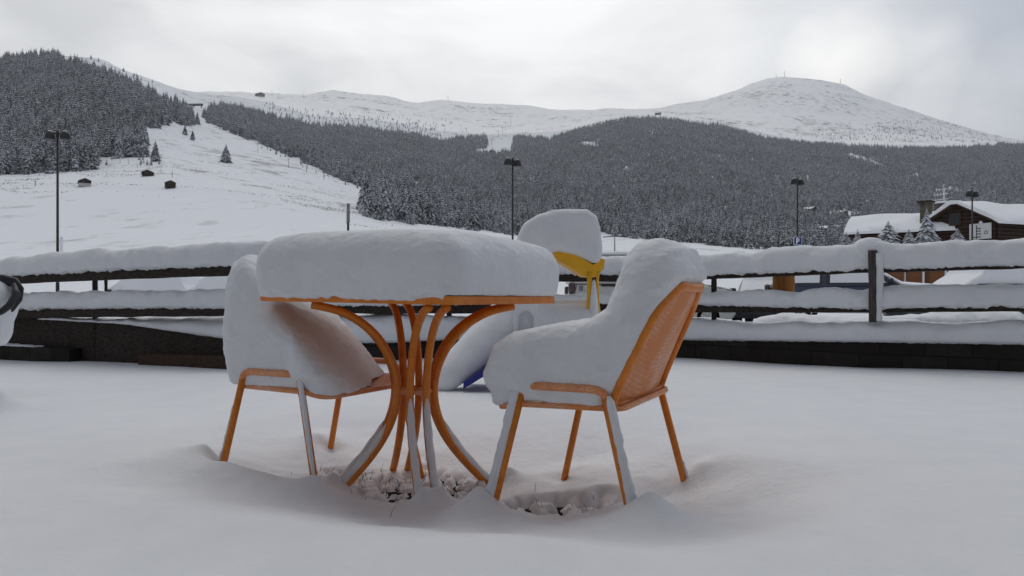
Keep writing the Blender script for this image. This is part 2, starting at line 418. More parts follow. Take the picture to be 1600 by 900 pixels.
GFIX = []
def snow_z(x, y):
    full = terrace_z(x, y)
    dt = box2(x, y, TX, TY-.02, .34, .34, TROT)
    dr = box2(x, y, RC[0]-.02, RC[1]-.0, .22, .24, RC[2])
    dl = box2(x, y, LC[0]+.03, LC[1], .20, .22, LC[2])
    d = smin(smin(dt, dr+.01, .25), dl+.09, .22)
    d = d+.03*fbm(x*4, y*4, o=3)
    far = sstep(2.7, 3.3, y)
    near = 1-sstep(2.25, 2.75, y)
    open_ = sstep(-.10, .30+.45*far+.42*near, d)
    low = .016+.012*fbm(x*7+3, y*7, o=3)+.04*sstep(3.0, 3.4, y)
    z = low*(1-open_)+full*open_
    for (px, py, dz, r) in GFIX: z = z+dz*np.exp(-((x-px)**2+(y-py)**2)/r**2)
    # grass clods poking through the thin snow in the two bare patches
    def patch(cx, cy, hx, hy, rot=0):
        ca, sa = math.cos(-rot), math.sin(-rot); X = (x-cx)*ca-(y-cy)*sa; Y = (x-cx)*sa+(y-cy)*ca
        return 1-sstep(.55, 1.05, np.hypot(X/hx, Y/hy)+.22*fbm(x*9, y*9, o=2))
    bare = np.maximum(patch(TX+.03, TY+.02, .31, .28), patch(.155, 2.61, .25, .115, .05))
    bare = np.maximum(bare, .55*patch(-.62, 2.98, .16, .14))
    # cellular bumps
    s = 13.5
    wx = x+.026*fbm(x*22, y*22, o=3); wy = y+.026*fbm(x*22+9, y*22, o=3)
    gx, gy = np.floor(wx*s), np.floor(wy*s*.8); f1 = np.full(x.shape, 9.); f2 = np.full(x.shape, 9.); idn = np.zeros(x.shape)
    for a in (-1, 0, 1):
        for b in (-1, 0, 1):
            i, j = (gx+a).astype(np.int64), (gy+b).astype(np.int64)
            qx = gx+a+.15+.7*_hash(i, j); qy = gy+b+.15+.7*_hash(j+77, i+31); dd = np.hypot(qx-wx*s, qy-wy*s*.8)
            m = dd < f1; f2 = np.where(m, f1, np.minimum(f2, dd)); idn = np.where(m, _hash(i+5, j+9), idn); f1 = np.where(m, dd, f1)
    edge = np.clip((f2-f1)/.55, 0, 1)
    clod = -.046+(.050+.026*idn)*edge**.42+.006*fbm(x*60, y*60, o=2)
    z = z*(1-bare)+np.where(bare > 0, clod, 0)*bare
    # cones of snow on the weather side of the legs, small hollows on the other
    def cone(px, py, h, r):
        q = np.hypot(x-px, y-py); return h*np.exp(-(np.sqrt(q*q+.02**2)-.02)/r)
    for (px, py, h, r) in ((-.10, 2.35, .07, .05), (.385, 2.13, .05, .06), (.66, 2.69, .05, .06), (-.64, 2.545, .05, .05), (-1.10, 2.77, .06, .06), (-.84, 3.33, .03, .05), (TFEET[0][0], TFEET[0][1], .0, .05)):
        z = z+cone(px, py, h, r)
    for f in TFEET:
        if f[1] < TY-.1: z = z+cone(f[0]-.0, f[1]-.005, .060, .034)
        elif f[0] > TX+.1: z = z+cone(f[0]+.05, f[1]-.02, .05, .05)
    for (px, py, h, r) in ((.185, 2.895, .03, .05), (-.775, 3.29, .03, .05), (-1.04, 2.74, .04, .05), (-.60, 2.56, .02, .04)):
        z = z-h*np.exp(-((x-px)**2+(y-py)**2)/r**2)
    # the lump by the left edge of the frame
    z = z+.13*np.exp(-(np.sqrt((x+2.68)**2+(y-3.9)**2+.02**2)-.02)/.085)
    z = z+.05*np.exp(-(((x+1.75)/.45)**2+((y-5.4)/.08)**2))*.35
    z = z+.0014*fbm(x*55, y*55, o=2)
    return z
# heights the snow reaches round the feet (solved together so neighbours do not add up)
_P = np.array([(-.10, 2.33, .15), (.36, 2.151, .18), (.13, 2.2, .085), (.189, 2.911, .045), (.627, 2.694, .115), (.80, 2.55, .15), (-.641, 2.561, .135), (-1.076, 2.785, .165), (-.90, 2.62, .15), (-.798, 3.32, .10), (-.30, 2.25, .065), (.0, 2.75, .03), (-.36, 2.88, .02), (-.62, 2.95, .05), (.35, 2.62, .06)])
_R = .17
_A = np.exp(-((_P[:, None, 0]-_P[None, :, 0])**2+(_P[:, None, 1]-_P[None, :, 1])**2)/_R**2)+.02*np.eye(len(_P))
_b = _P[:, 2]-snow_z(_P[:, :1], _P[:, 1:2])[:, 0]
GFIX = [(p[0], p[1], float(k), _R) for p, k in zip(_P, np.linalg.solve(_A, _b))]
def axis(lo, hi, a, b, fine, coarse):
    l = [a]
    s = fine
    while l[-1] > lo: s = min(s*1.06, coarse); l.append(l[-1]-s)
    r = [b]; s = fine
    while r[-1] < hi: s = min(s*1.06, coarse); r.append(r[-1]+s)
    return np.array(l[::-1][:-1]+list(np.arange(a, b, fine))+r)
FENCE = np.array([(-500, 9.2), (-150, 7.8), (0, 7.1), (180, 6.5), (360, 6.0), (470, 6.3), (600, 7.0), (720, 7.6), (880, 7.6), (1100, 7.1), (1340, 6.1), (1600, 5.5), (1800, 5.2), (2300, 4.8)], float)
FXs = (FENCE[:, 0]-800)/F*FENCE[:, 1]
def fence_y(x): return np.interp(x, FXs, FENCE[:, 1])
gx = axis(-9, 9, -1.25, 1.05, .0075, .08); gy = axis(-1.5, 9.6, 2.15, 3.35, .0075, .08)
X, Y = np.meshgrid(gx, gy, indexing='ij'); Z = snow_z(X, Y)
lim = fence_y(X)+.12; over = Y > lim
Yc = np.where(over, lim+.0*Y, Y)
def grid_faces(nx, ny):
    i, j = np.meshgrid(np.arange(nx-1), np.arange(ny-1), indexing='ij'); a = (i*ny+j).ravel()
    return np.stack([a, a+ny, a+ny+1, a+1], -1)
fs = grid_faces(len(gx), len(gy)); keep = ~(over.ravel()[fs].all(1)); fs = fs[keep]
o = link_mesh('snow_ground', np.stack([X, Yc, Z], -1).reshape(-1, 3), fs, M['snow_ground']); tag(o, 'smooth white snow covering the terrace around the orange table', 'snow', kind='structure')
xs = np.linspace(-1.2, 1.0, 160); ys = np.linspace(2.2, 3.3, 90); X, Y = np.meshgrid(xs, ys, indexing='ij'); 
o = link_mesh('soil_ground', np.stack([X, Y, -.006+.006*fbm(X*25, Y*25, o=3)], -1).reshape(-1, 3), grid_faces(160, 90), M['soil']); tag(o, 'dark wet soil showing between the snowy clods under the table', 'soil', kind='structure')
# grass blades in the thin patches
V = []; Fs = []
for i in range(250):
    if i < 130: x, y = TX+.03+random.gauss(0, .15), TY+.02+random.gauss(0, .13)
    elif i < 215: x, y = -.60+random.gauss(0, .10), 2.95+random.gauss(0, .08)
    else: x, y = .155+random.gauss(0, .11), 2.61+random.gauss(0, .05)
    if i >= 215 and random.random() < .6: continue
    h = random.uniform(.012, .045)*(1.35 if random.random() < .12 else 1); a = random.uniform(0, 6.28); ln_ = random.uniform(.2, 1.1)*h; w = .0011
    z0 = min(float(snow_z(np.array([[x]]), np.array([[y]]))[0, 0]), .04)-.004
    ux, uy = math.cos(a), math.sin(a); b = len(V)
    for k, tt in enumerate((0, .55, 1)):
        cx, cy, cz = x+ux*ln_*tt*tt, y+uy*ln_*tt*tt, z0+h*tt*(1-.2*tt); ww = w*(1-.8*tt)
        V += [(cx-ww, cy-ww*.3, cz), (cx+ww, cy+ww*.3, cz)]
    Fs += [(b, b+1, b+3, b+2), (b+2, b+3, b+5, b+4)]
o = link_mesh('grass', V, Fs, M['grass']); tag(o, 'thin dark grass blades sticking out of the snow under the table', 'grass', kind='stuff')

# ------------------------------------------------------------------ table
tb = thing('garden_table', 'square orange metal garden table with curved tube legs under a thick block of snow', 'table')
tb.rotation_euler = (Matrix.Rotation(R(.75), 4, 'Y') @ Matrix.Rotation(TROT, 4, 'Z')).to_euler(); tb.location = (TX-.008, TY, 0)
mb = MB(); q = .4; rr = .035; ring = []
for cx, cy, a0 in ((q-rr, q-rr, 0), (-q+rr, q-rr, 90), (-q+rr, -q+rr, 180), (q-rr, -q+rr, 270)):
    for k in range(6): a = R(a0+18*k); ring.append((cx+rr*math.cos(a), cy+rr*math.sin(a)))
mb.prism(ring, .712, .739, 'z'); mb.build('table_top', M['orange'], tb, 30)
prof = [(.375, .700), (.34, .694), (.290, .683), (.235, .660), (.178, .622), (.130, .570), (.095, .510), (.074, .450), (.066, .395), (.071, .335), (.088, .275), (.118, .212), (.160, .152), (.210, .095), (.262, .042), (.31, -.005), (.34, -.03)]
pr = np.array(prof); tt = np.linspace(0, 1, 40); ti = np.linspace(0, 1, len(pr)); prs = np.stack([np.interp(tt, ti, pr[:, 0]), np.interp(tt, ti, pr[:, 1])], -1)
for _ in range(2): prs[1:-1] = (prs[:-2]+2*prs[1:-1]+prs[2:])/4
for k in range(4):
    a = math.pi/4+k*math.pi/2
    for s in (-1, 1):
        off = s*.030
        P = [(r*math.cos(a)-off*math.sin(a), r*math.sin(a)+off*math.cos(a), z) for r, z in prs]
        lg = MB().tube(P, .0148, 12).build('leg', M['orange'], tb, True)
        # snow frozen onto the lower, outward side of the legs that face the weather
        fr = {0: 0, 1: 0, 2: 0, 3: 0}
        wang = (TROT+a) % (2*math.pi)
        front = -math.sin(wang) > -.45
        if front:
            lo_z = .36 if -math.sin(wang) > .5 else .27
            Q = []; rad = []
            for i, (r, z) in enumerate(prs):
                if z > lo_z or z < -.01: continue
                g = min(1, (lo_z-z)/.08); Q.append(((r+.010)*math.cos(a)-off*math.sin(a), (r+.010)*math.sin(a)+off*math.cos(a), z+.011)); rad.append((.0065+.0075*g)*(1+.12*math.sin(i*2.1+k*3+s)))
            rad[0] = .003
            MB().tube(Q, rad, 10).build('snow', M['snow'], lg, True)
mb = MB()
mb.tube([(.062*math.cos(t), .062*math.sin(t), .385) for t in np.linspace(0, 2*math.pi, 28, endpoint=False)], .010, 8, closed=True)
mb.box((.058*math.cos(R(-45+20)), .058*math.sin(R(-45+20)), .385), (.034, .022, .032), R(-45+20), .004)
mb.build('clamp_ring', M['orange_frost'], tb, 40)
def table_snow(X, Y, Z):
    r = .085; qx = np.abs(X)-(.419-r); qy = np.abs(Y)-(.419-r)
    d = np.hypot(np.maximum(qx, 0), np.maximum(qy, 0))+np.minimum(np.maximum(qx, qy), 0)-r
    d = d-.010*np.sin(np.clip((Z-.73)/.2, 0, 1)*math.pi)
    top = Z-(.968-.09*(X*X+Y*Y)-.005*sstep(.05, .5, X*.95+Y*.45))
    d = smax(d, top, .11)
    face = sstep(-.05, .05, -Y-np.abs(X)*.0-.33)      # the long front face slumps over the rim, the right one leaves it bare
    n = fbm(X*38, Y*38, Z*38, o=3); n2 = fbm(X*9, Y*9, Z*9, o=3)
    left = sstep(-.30, .38, -X)*0+np.where(X < .37, 1, 0)
    low = .7395-.017*left*sstep(-.2, .2, fbm(X*14+5, Y*14, o=2)+.42)-.007*n*left
    bot = low-Z
    d = smax(d, bot, .012)
    return d-.0024*n-.0022*fbm(X*85, Y*85, Z*85, o=2)-.0035*n2+.002
snow_sdf('snow_layer', table_snow, (-.45, -.45, .70), (.45, .45, 1.02), .0075, M['snow'], tb)

# ------------------------------------------------------------------ chairs
def rrect(x0, x1, w0, w1, r, n=6):
    """rounded outline in the seat plane, x from back to front"""
    pts = []
    for cx, cy, a0 in ((x1-r, w1-r, 0), (x0+r*.6, w0-r*.6, 90), (x0+r*.6, -w0+r*.6, 180), (x1-r, -w1+r, 270)):
        q = r if a0 in (0, 270) else r*.6
        for k in range(n): a = R(a0+90*k/(n-1)); pts.append((cx+q*math.cos(a), cy+q*math.sin(a)))
    return pts
def chair(c, label):
    t = thing('garden_chair', label, 'chair', (c[0], c[1], 0), c[2], 'orange metal chairs at the table')
    for s in (1, -1):
        for k in (1, -1):
            top = (A1 if k > 0 else -A2, s*CW, ZT-.012); ft = (A1+SF*1.15 if k > 0 else -A2-SR*1.15, s*(CW+SY*1.15), -.07)
            top = tuple(np.array(top)+(np.array(top)-np.array(ft))*.0)
            MB().tube([ft, tuple(np.array(ft)*.5+np.array(top)*.5), top], .0128, 12).build('leg', M['orange'], t, True)
        b = []
        for q in np.linspace(0, 1, 7): a = R(90*q); b.append((A1-.045+.045*math.sin(math.pi/2-a), s*CW, ZT-.012+.0+.045*math.sin(a)*.55))
        f0 = [(A1, s*CW, ZT-.014)]+b[0:]
        b2 = [(-A2+.045-.045*math.cos(R(90*q)), s*CW, ZT-.012+.045*math.sin(R(90*q))*.55) for q in np.linspace(1, 0, 7)]
        MB().tube(f0+b2+[(-A2, s*CW, ZT-.014)], .0128, 12).build('side_rail', M['orange_frost'], t, True)
    out = rrect(-.19, FX+.012, PWB, CW-.002, .075)
    MB().tube([(x, y, ZS-.0-.02*sstep(.12, .22, x)) for x, y in out], .0098, 10, closed=True).build('seat_frame', M['orange_frost'], t, True)
    # seat sheet
    n = 22; xs = np.linspace(-.19, FX, n); ys = np.linspace(-1, 1, n); V = []
    for x in xs:
        wv = np.interp(x, [-.19, FX-.08, FX], [PWB-.01, CW-.012, CW-.05])
        for y in ys: V.append((x, y*wv, ZS+.004-.012*(1-y*y)-.02*sstep(.12, .22, x)+.006))
    link_mesh('seat', V, grid_faces(n, n), M['panel'], t)
    # back: sheet and bent tube round it
    def bp(u, v, off=0):   # u across -1..1, v up 0..1
        w = np.interp(v, [0, .35, .75, 1], [PWB, PWB*.97, PWB*.86, PWT]); x = -PB-PT*(v**1.12); z = PZB+(PZT-PZB)*v
        nx, nz = -(PZT-PZB), -PT; l = math.hypot(nx, nz)
        cv = .03*(1-u*u)
        return (x-cv*.7+off*nx/l, u*w, z-cv*.25+off*nz/l)
    n = 24; V = [bp(u*.97, v, -.004) for u in np.linspace(-1, 1, n) for v in np.linspace(.02, .985, n)]
    link_mesh('backrest', V, grid_faces(n, n), M['panel'], t)
    path = [bp(-1, v) for v in np.linspace(0, .80, 14)]
    path += [bp(-1+.0+u, .80+.2*math.sin(R(a))) for a, u in zip(np.linspace(9, 90, 9), np.linspace(.01, .28, 9))]
    path += [bp(u, 1.0) for u in np.linspace(-.6, .6, 8)]
    path += [bp(1-u, .80+.2*math.sin(R(a))) for a, u in zip(np.linspace(90, 9, 9), np.linspace(.28, .01, 9))]
    path += [bp(1, v) for v in np.linspace(.80, 0, 14)]
    path += [(-.165, PWB*q, ZS+.004) for q in (.8, .4, 0, -.4, -.8)]
    MB().tube(path, .0135, 12, closed=True).build('back_frame', M['orange'], t, True)
    return t
rc = chair(RC, 'orange metal chair right of the table, its perforated back turned to the camera'); lc = chair(LC, 'orange metal chair left of the table, partly hidden behind the snowy table edge')
def chair_snow(profile, side, kind):
    def f(X, Y, Z):
        wx = X+.007*fbm(X*6, Y*6, Z*6, o=2); wz = Z+.007*fbm(X*6+5, Y*6, Z*6, o=2)
        d = poly_sdf(wx, wz, profile)
        w = np.interp(Z, [.40, .55, .66, .80, .92], [CW+.004, CW+.004, CW-.005, PWT+.075, PWT+.03] if kind == 'right' else [CW+.004, CW+.004, CW-.005, PWT+.085, PWT+.04])
        yy = np.abs(Y)-w+.02
        d = smax(d, yy-.022*sstep(.0, .12, X)*sstep(.60, .45, Z)*0-.016-.030*sstep(.05, .13, X)*sstep(.425, .47, Z), .075+.06*sstep(.55, .8, Z))
        if kind == 'left':   # the side away from the camera lies in the lee of the table top
            pl = (X-.235)*.70+(Z-.44)*.71+.34*(Y*.8+.14)
            d = smax(d, pl, .05)
        d = d-.0036*fbm(X*26, Y*26, Z*26, o=3)-.0028*fbm(X*75, Y*75, Z*75, o=2)
        # keep off the outer side of the back sheet and under the seat
        back = -((X+PB-(.012 if kind == 'right' else -.028))*(PZT-PZB)+(Z-PZB)*PT)/math.hypot(PT, PZT-PZB)-.022*np.clip(1-(Y/.24)**2, 0, 1)*(kind == 'right')
        back = np.where(Z < PZT+.015, back, -1)
        if kind == 'right': d = np.maximum(d, back)
        d = smax(d, ZS+.005-.02*sstep(.12, .22, X)+.004*fbm(X*40, Y*40, o=2)-Z, .01)
        return d
    return f
profR = [(.238, .30), (.250, .42), (.262, .50), (.232, .585), (.165, .632), (.05, .652), (-.06, .662), (-.115, .70), (-.135, .78), (-.15, .86), (-.19, .905), (-.26, .915), (-.325, .885), (-.352, .82), (-.350, .775), (-.16, .40), (-.11, .30)]
profL = [(.235, .30), (.242, .42), (.245, .47), (.22, .53), (.14, .60), (.03, .66), (-.05, .72), (-.10, .81), (-.14, .88), (-.19, .92), (-.27, .92), (-.325, .87), (-.335, .775), (-.25, .40), (-.23, .30)]
snow_sdf('snow_layer', chair_snow(profR, 1, 'right'), (-.44, -.34, .36), (.30, .34, .97), .0072, M['snow'], rc)
snow_sdf('snow_layer', chair_snow(profL, -1, 'left'), (-.44, -.34, .36), (.30, .34, .97), .0072, M['snow'], lc)
def leg_snow(t, top, ft, d, r0, r1, z0, z1):
    top = np.array(top); ft = np.array(ft); Q = []; rad = []
    for i, z in enumerate(np.linspace(z0, z1, 26)):
        k = (z-ft[2])/(top[2]-ft[2]); p = ft+(top-ft)*k; g = (z0-z)/(z0-z1)
        r = r0+(r1-r0)*g; r *= 1+.12*math.sin(i*.9)*math.sin(i*.5+1)+.13*random.uniform(-1, 1)
        Q.append(p+np.array(d)*(.008+r*.75)); rad.append(r)
    rad[0] *= .4
    MB().tube(Q, rad, 10).build('snow', M['snow'], t, True)
T_ = lambda k, s: (A1 if k > 0 else -A2, s*CW, ZT); F_ = lambda k, s: (A1+SF if k > 0 else -A2-SR, s*(CW+SY), 0)
legs = [o for o in rc.children if o.name.startswith('leg')]; legsL = [o for o in lc.children if o.name.startswith('leg')]
leg_snow(legs[0], T_(1, 1), F_(1, 1), (.75, .55, 0), .012, .018, .47, .0)
leg_snow(legs[1], T_(-1, 1), F_(-1, 1), (-.75, .4, 0), .011, .017, .45, .0)
leg_snow(legs[3], T_(-1, -1), F_(-1, -1), (-.9, -.2, 0), .004, .012, .16, .0)
leg_snow(legsL[2], T_(1, -1), F_(1, -1), (.45, -.6, 0), .011, .006, .46, .10)
leg_snow(legsL[3], T_(-1, -1), F_(-1, -1), (-.95, -.1, 0), .004, .010, .35, .04)

# ------------------------------------------------------------------ rails, posts, snow loaves
def st(tab, px): 
    tab = np.array(tab, float); return np.interp(px, tab[:, 0], tab[:, 1])
def pxpath(px0, px1, step=.03):
    pxs = np.linspace(px0, px1, 400); Yv = np.interp(pxs, FENCE[:, 0], FENCE[:, 1]); Xv = (pxs-800)/F*Yv
    L = np.concatenate([[0], np.cumsum(np.hypot(np.diff(Xv), np.diff(Yv)))]); n = max(3, int(L[-1]/step)); s = np.linspace(0, L[-1], n)
    return np.interp(s, L, pxs), np.interp(s, L, Xv), np.interp(s, L, Yv)
def zpx(py, Y): return CH+(HY-py)/F*Y
def frame2(Xv, Yv):
    tx, ty = np.gradient(Xv), np.gradient(Yv); 
    k = np.ones(9)/9
    tx = np.convolve(np.pad(tx, 4, 'edge'), k, 'valid'); ty = np.convolve(np.pad(ty, 4, 'edge'), k, 'valid')
    l = np.hypot(tx, ty); return -ty/l, tx/l          # points away from the camera
def loft_rect(px0, px1, top, bot, depth, back=0, rough=.006, step=.05):
    """beam whose face stands on the fence line: top/bot tables of rows"""
    px, Xv, Yv = pxpath(px0, px1, step); nx, ny = frame2(Xv, Yv)
    zt, zb = zpx(st(top, px), Yv), zpx(st(bot, px), Yv); V = []; n = len(px)
    for i in range(n):
        for u, z in ((0, zb[i]), (0, zb[i]*.5+zt[i]*.5), (0, zt[i]), (depth*.5, zt[i]), (depth, zt[i]), (depth, zb[i]*.5+zt[i]*.5), (depth, zb[i]), (depth*.5, zb[i])):
            V.append((Xv[i]+nx[i]*(back+u), Yv[i]+ny[i]*(back+u), z))
    V = np.array(V); V += rough*np.stack([fbm(V[:, 0]*5, V[:, 1]*5+k*9, V[:, 2]*16, o=3) for k in range(3)], -1)
    Fs = [(i*8+k, i*8+(k+1) % 8, (i+1)*8+(k+1) % 8, (i+1)*8+k) for i in range(n-1) for k in range(8)]
    return V, Fs+[tuple(range(7, -1, -1)), tuple((n-1)*8+k for k in range(8))]
def loft_snow(px0, px1, top, bot, depth, back, hang=.35, crumb=.015, m=34, taper=True, step=.022):
    px, Xv, Yv = pxpath(px0, px1, step); nx, ny = frame2(Xv, Yv); n = len(px)
    zt, zb = zpx(st(top, px), Yv), zpx(st(bot, px), Yv); a = 2*np.pi*np.arange(m)/m
    ends = np.minimum(np.arange(n), np.arange(n)[::-1])*step
    k = np.clip(ends/.10, 0, 1) if taper else np.ones(n); k = np.sqrt(np.clip(1-(1-k)**2, .05, 1))
    ca, sa = np.cos(a), np.sin(a)
    U = np.sign(ca)*np.abs(ca)**.62*depth/2
    Vv = np.where(sa > 0, np.abs(sa)**.72, -np.abs(sa)**.5*.0)
    h = (zt-zb)[:, None]
    mid = .32
    up = np.where(sa > 0, mid+(1-mid)*np.abs(sa)**.75, mid*(1-np.abs(sa)**.45))
    Pz = zb[:, None]+h*up[None]*(k[:, None]*.5+.5)
    Pu = back+depth/2+U[None]*(k[:, None])*(1-.18*np.clip(up[None]-.55, 0, 1)*1.5)
    PX = Xv[:, None]+nx[:, None]*Pu; PY = Yv[:, None]+ny[:, None]*Pu
    d1 = .036*fbm(PX*2.2, PY*2.2, Pz*2.2, o=3)+.016*fbm(PX*12, PY*12, Pz*12, o=3)
    lowz = np.clip(1-up[None]/.4, 0, 1)
    Pz = Pz+d1*np.clip(up[None]*1.4, 0, 1)+crumb*fbm(PX*34, PY*34, Pz*12, o=2)*lowz*1.6
    Pu2 = crumb*1.2*fbm(PX*30+7, PY*30, Pz*30, o=3)*np.clip(1.2-up[None], 0, 1)+d1*.5*np.sign(U)[None]
    PX += nx[:, None]*Pu2; PY += ny[:, None]*Pu2
    V = np.stack([PX, PY, Pz], -1).reshape(-1, 3)
    i, j = np.meshgrid(np.arange(n-1), np.arange(m), indexing='ij'); A = (i*m+j).ravel(); B = (i*m+(j+1) % m).ravel()
    Fs = [tuple(f) for f in np.stack([A, B, B+m, A+m], -1)]
    return V, Fs+[tuple(range(m-1, -1, -1)), tuple((n-1)*m+q for q in range(m))]
# rows (photo pixels) of every rail and of the snow on it
L_TOP_S = [(-500, 430), (-150, 413), (0, 405), (60, 399), (125, 391), (148, 385), (170, 389), (260, 383), (360, 378), (470, 374)]
L_TOP_B = [(-500, 455), (-150, 439), (0, 432), (180, 423), (360, 416), (470, 412)]
L_TOP_R = [(-500, 466), (-150, 451), (0, 444), (135, 438), (360, 430), (470, 426)]
L_LOW_S = [(-500, 470), (-150, 463), (0, 460), (120, 457), (142, 452), (165, 456), (360, 453), (470, 455)]
L_LOW_B = [(-500, 486), (0, 484), (180, 482), (360, 482), (470, 478)]
L_LOW_R = [(-500, 499), (0, 497), (360, 494), (470, 490)]
R_TOP_S = [(470, 374), (600, 390), (720, 398), (880, 403), (985, 398), (1080, 397), (1165, 395), (1190, 391), (1203, 385), (1222, 385), (1340, 382), (1362, 376), (1385, 379), (1400, 381), (1600, 370), (1800, 362), (2300, 345)]
R_TOP_B = [(470, 412), (600, 420), (880, 429), (985, 430), (1100, 431), (1340, 422), (1600, 415), (2300, 396)]
R_TOP_R = [(470, 426), (600, 433), (880, 440), (985, 440), (1100, 436), (1340, 426.5), (1600, 419), (2300, 400)]
R_LOW_S = [(470, 455), (600, 459), (880, 459), (985, 458), (1100, 458), (1125, 455), (1190, 454), (1240, 457), (1290, 450), (1345, 453), (1385, 446), (1600, 443), (2300, 433)]
R_LOW_B = [(470, 478), (600, 478), (880, 474), (985, 476), (1100, 477), (1340, 483), (1600, 480), (2300, 480)]
R_LOW_R = [(470, 490), (600, 490), (880, 490), (1100, 488.5), (1340, 488), (1600, 487), (2300, 488)]
CAP_S = [(40, 497), (110, 494), (360, 494), (600, 491), (880, 494), (1065, 499), (1160, 503), (1340, 502), (1600, 502), (1800, 502), (2300, 505)]
CAP_B = [(40, 499), (180, 507), (360, 535), (600, 537), (740, 530), (880, 528), (1065, 532), (1340, 535), (1600, 539.5), (2300, 552)]
BASE = [(-500, 575), (0, 578), (360, 590), (600, 580), (880, 572), (1100, 574), (1340, 580), (1600, 592), (2300, 640)]
def fence(name, label, px0, px1, ts, tbm, tr, ls, lb, lr, hang_t, posts):
    t = thing(name, label, 'fence', (0, 0, 0))
    a = MB(); a.add(*loft_rect(px0, px1, [(p, y-5) for p, y in tbm], tr, .10)); rail = a.build('rail', M['dark_wood'], t, 30)
    a = MB(); a.add(*loft_snow(px0, px1, ts, tbm, .21, -.055)); a.build('snow', M['snow'], rail, True)
    a = MB(); a.add(*loft_rect(px0, px1, [(p, y-5) for p, y in lb], lr, .10)); rail = a.build('rail', M['dark_wood'], t, 30)
    a = MB(); a.add(*loft_snow(px0, px1, ls, lb, .20, -.05)); a.build('snow', M['snow'], rail, True)
    for p, y0, y1, w, bk, mt in posts:
        Yp = float(np.interp(p, FENCE[:, 0], FENCE[:, 1])); x = (p-800)/F*Yp; a = MB(); z0, z1 = zpx(y1, Yp), zpx(y0, Yp)
        ang = math.atan2(float(np.interp(p+5, FENCE[:, 0], FENCE[:, 1]))-float(np.interp(p-5, FENCE[:, 0], FENCE[:, 1])), 10/F*Yp)
        V = []; n = 16
        for i, z in enumerate(np.linspace(z0, z1, 22)):
            for k in range(n):
                th = 2*math.pi*k/n; r = w/2*(1+.06*math.sin(3*th+1)); V.append((x+r*math.cos(th)*1.0, Yp+bk+r*math.sin(th), z))
        V = np.array(V); V[:, 0] += .006*fbm(V[:, 0]*40, V[:, 1]*40, V[:, 2]*5, o=3)
        a.add(V, [(i*n+k, i*n+(k+1) % n, (i+1)*n+(k+1) % n, (i+1)*n+k) for i in range(21) for k in range(n)]+[tuple(21*n+k for k in range(n))]); po = a.build('post', M[mt], t, 40)
        if mt == 'grey_wood':   # snow plastered down its right flank and heaped on its head
            Pz = np.linspace(z0+.01, z1-.02, 40); Q = [(x+w*.62+.005*math.sin(z*9), Yp+bk+.005, z) for z in Pz]
            rad = [.037+.003*math.sin(i*.6)+.0015*random.uniform(-1, 1)+.012*(i/40)**3 for i in range(40)]
            b = MB(); b.tube(Q, rad, 14); b.build('snow', M['snow'], po, True)
            hz = zpx(377, Yp)
            def head(X, Y, Z, x=x, Yp=Yp, hz=hz, bk=bk):
                d = np.sqrt(((X-x-.035)/1.15)**2+(Y-Yp-.06)**2+((Z-hz+.09)/1.0)**2)-.128; return d-.008*fbm(X*16, Y*16, Z*16, o=3)
            snow_sdf('snow_cap', head, (x-.25, Yp-.2, hz-.28), (x+.28, Yp+.3, hz+.12), .012, M['snow'], po)
    return t
fl = fence('rail_fence', 'snow-loaded dark rail fence on the left, two rails rising toward the left chair', -500, 455, L_TOP_S, L_TOP_B, L_TOP_R, L_LOW_S, L_LOW_B, L_LOW_R, 0,
      [(137, 428, 575, .045, .12, 'dark_wood'), (150, 420, 480, .03, .16, 'dark_wood'), (-250, 440, 575, .09, .12, 'dark_wood'), (425, 420, 575, .09, .14, 'dark_wood')])
fr_ = fence('rail_fence', 'snow-loaded dark rail fence on the right with a grey post wearing a snow head', 475, 2300, R_TOP_S, R_TOP_B, R_TOP_R, R_LOW_S, R_LOW_B, R_LOW_R, 0,
      [(1121, 425, 505, .048, .12, 'dark_wood'), (700, 430, 505, .05, .12, 'dark_wood'), (1244, 424, 468, .185, .30, 'light_wood'), (1357, 392, 503, .062, -.075, 'grey_wood'), (1700, 420, 505, .06, .12, 'dark_wood')])
# wall under the right fence and its snow
w = thing('low_wall', 'low dark stone wall under the right fence, capped by a long even band of snow', 'wall')
a = MB(); a.add(*loft_rect(475, 2300, [(p, y-6) for p, y in CAP_B], BASE, .30, .02, .018)); a.build('wall_face', M['stone'], w, 30)
a = MB(); a.add(*loft_snow(475, 2300, CAP_S, CAP_B, .50, -.09, crumb=.006)); a.build('snow', M['snow'], w, True)
w = thing('timber_wall', 'dark timber bank wall under the left fence with a sloping snow-covered top', 'wall')
a = MB(); a.add(*loft_rect(-500, 470, [(-500, 492), (40, 494), (180, 503), (360, 530), (470, 531)], BASE, .30, .10, .012)); a.build('wall_face', M['dark_wood'], w, 30)
a = MB(); a.add(*loft_snow(45, 470, CAP_S, CAP_B, .55, .02, crumb=.004)); a.build('snow', M['snow'], w, True)
a = MB(); a.add(*loft_rect(216, 362, [(216, 553), (362, 556)], [(216, 590), (362, 600)], .06, .0, .006)); a.build('board', M['brown_wood'], w, 30)
a = MB(); a.add(*loft_rect(-500, 112, [(-500, 538), (0, 541), (112, 545)], [(-500, 590), (112, 590)], .12, -.02, .012)); sb = a.build('stone_base', M['stone'], w, 30)
a = MB(); a.add(*loft_snow(-500, 60, [(-500, 530), (0, 536), (60, 541.5)], [(-500, 538), (0, 540), (60, 542.5)], .12, -.03, crumb=.004)); a.build('snow', M['snow'], sb, True)

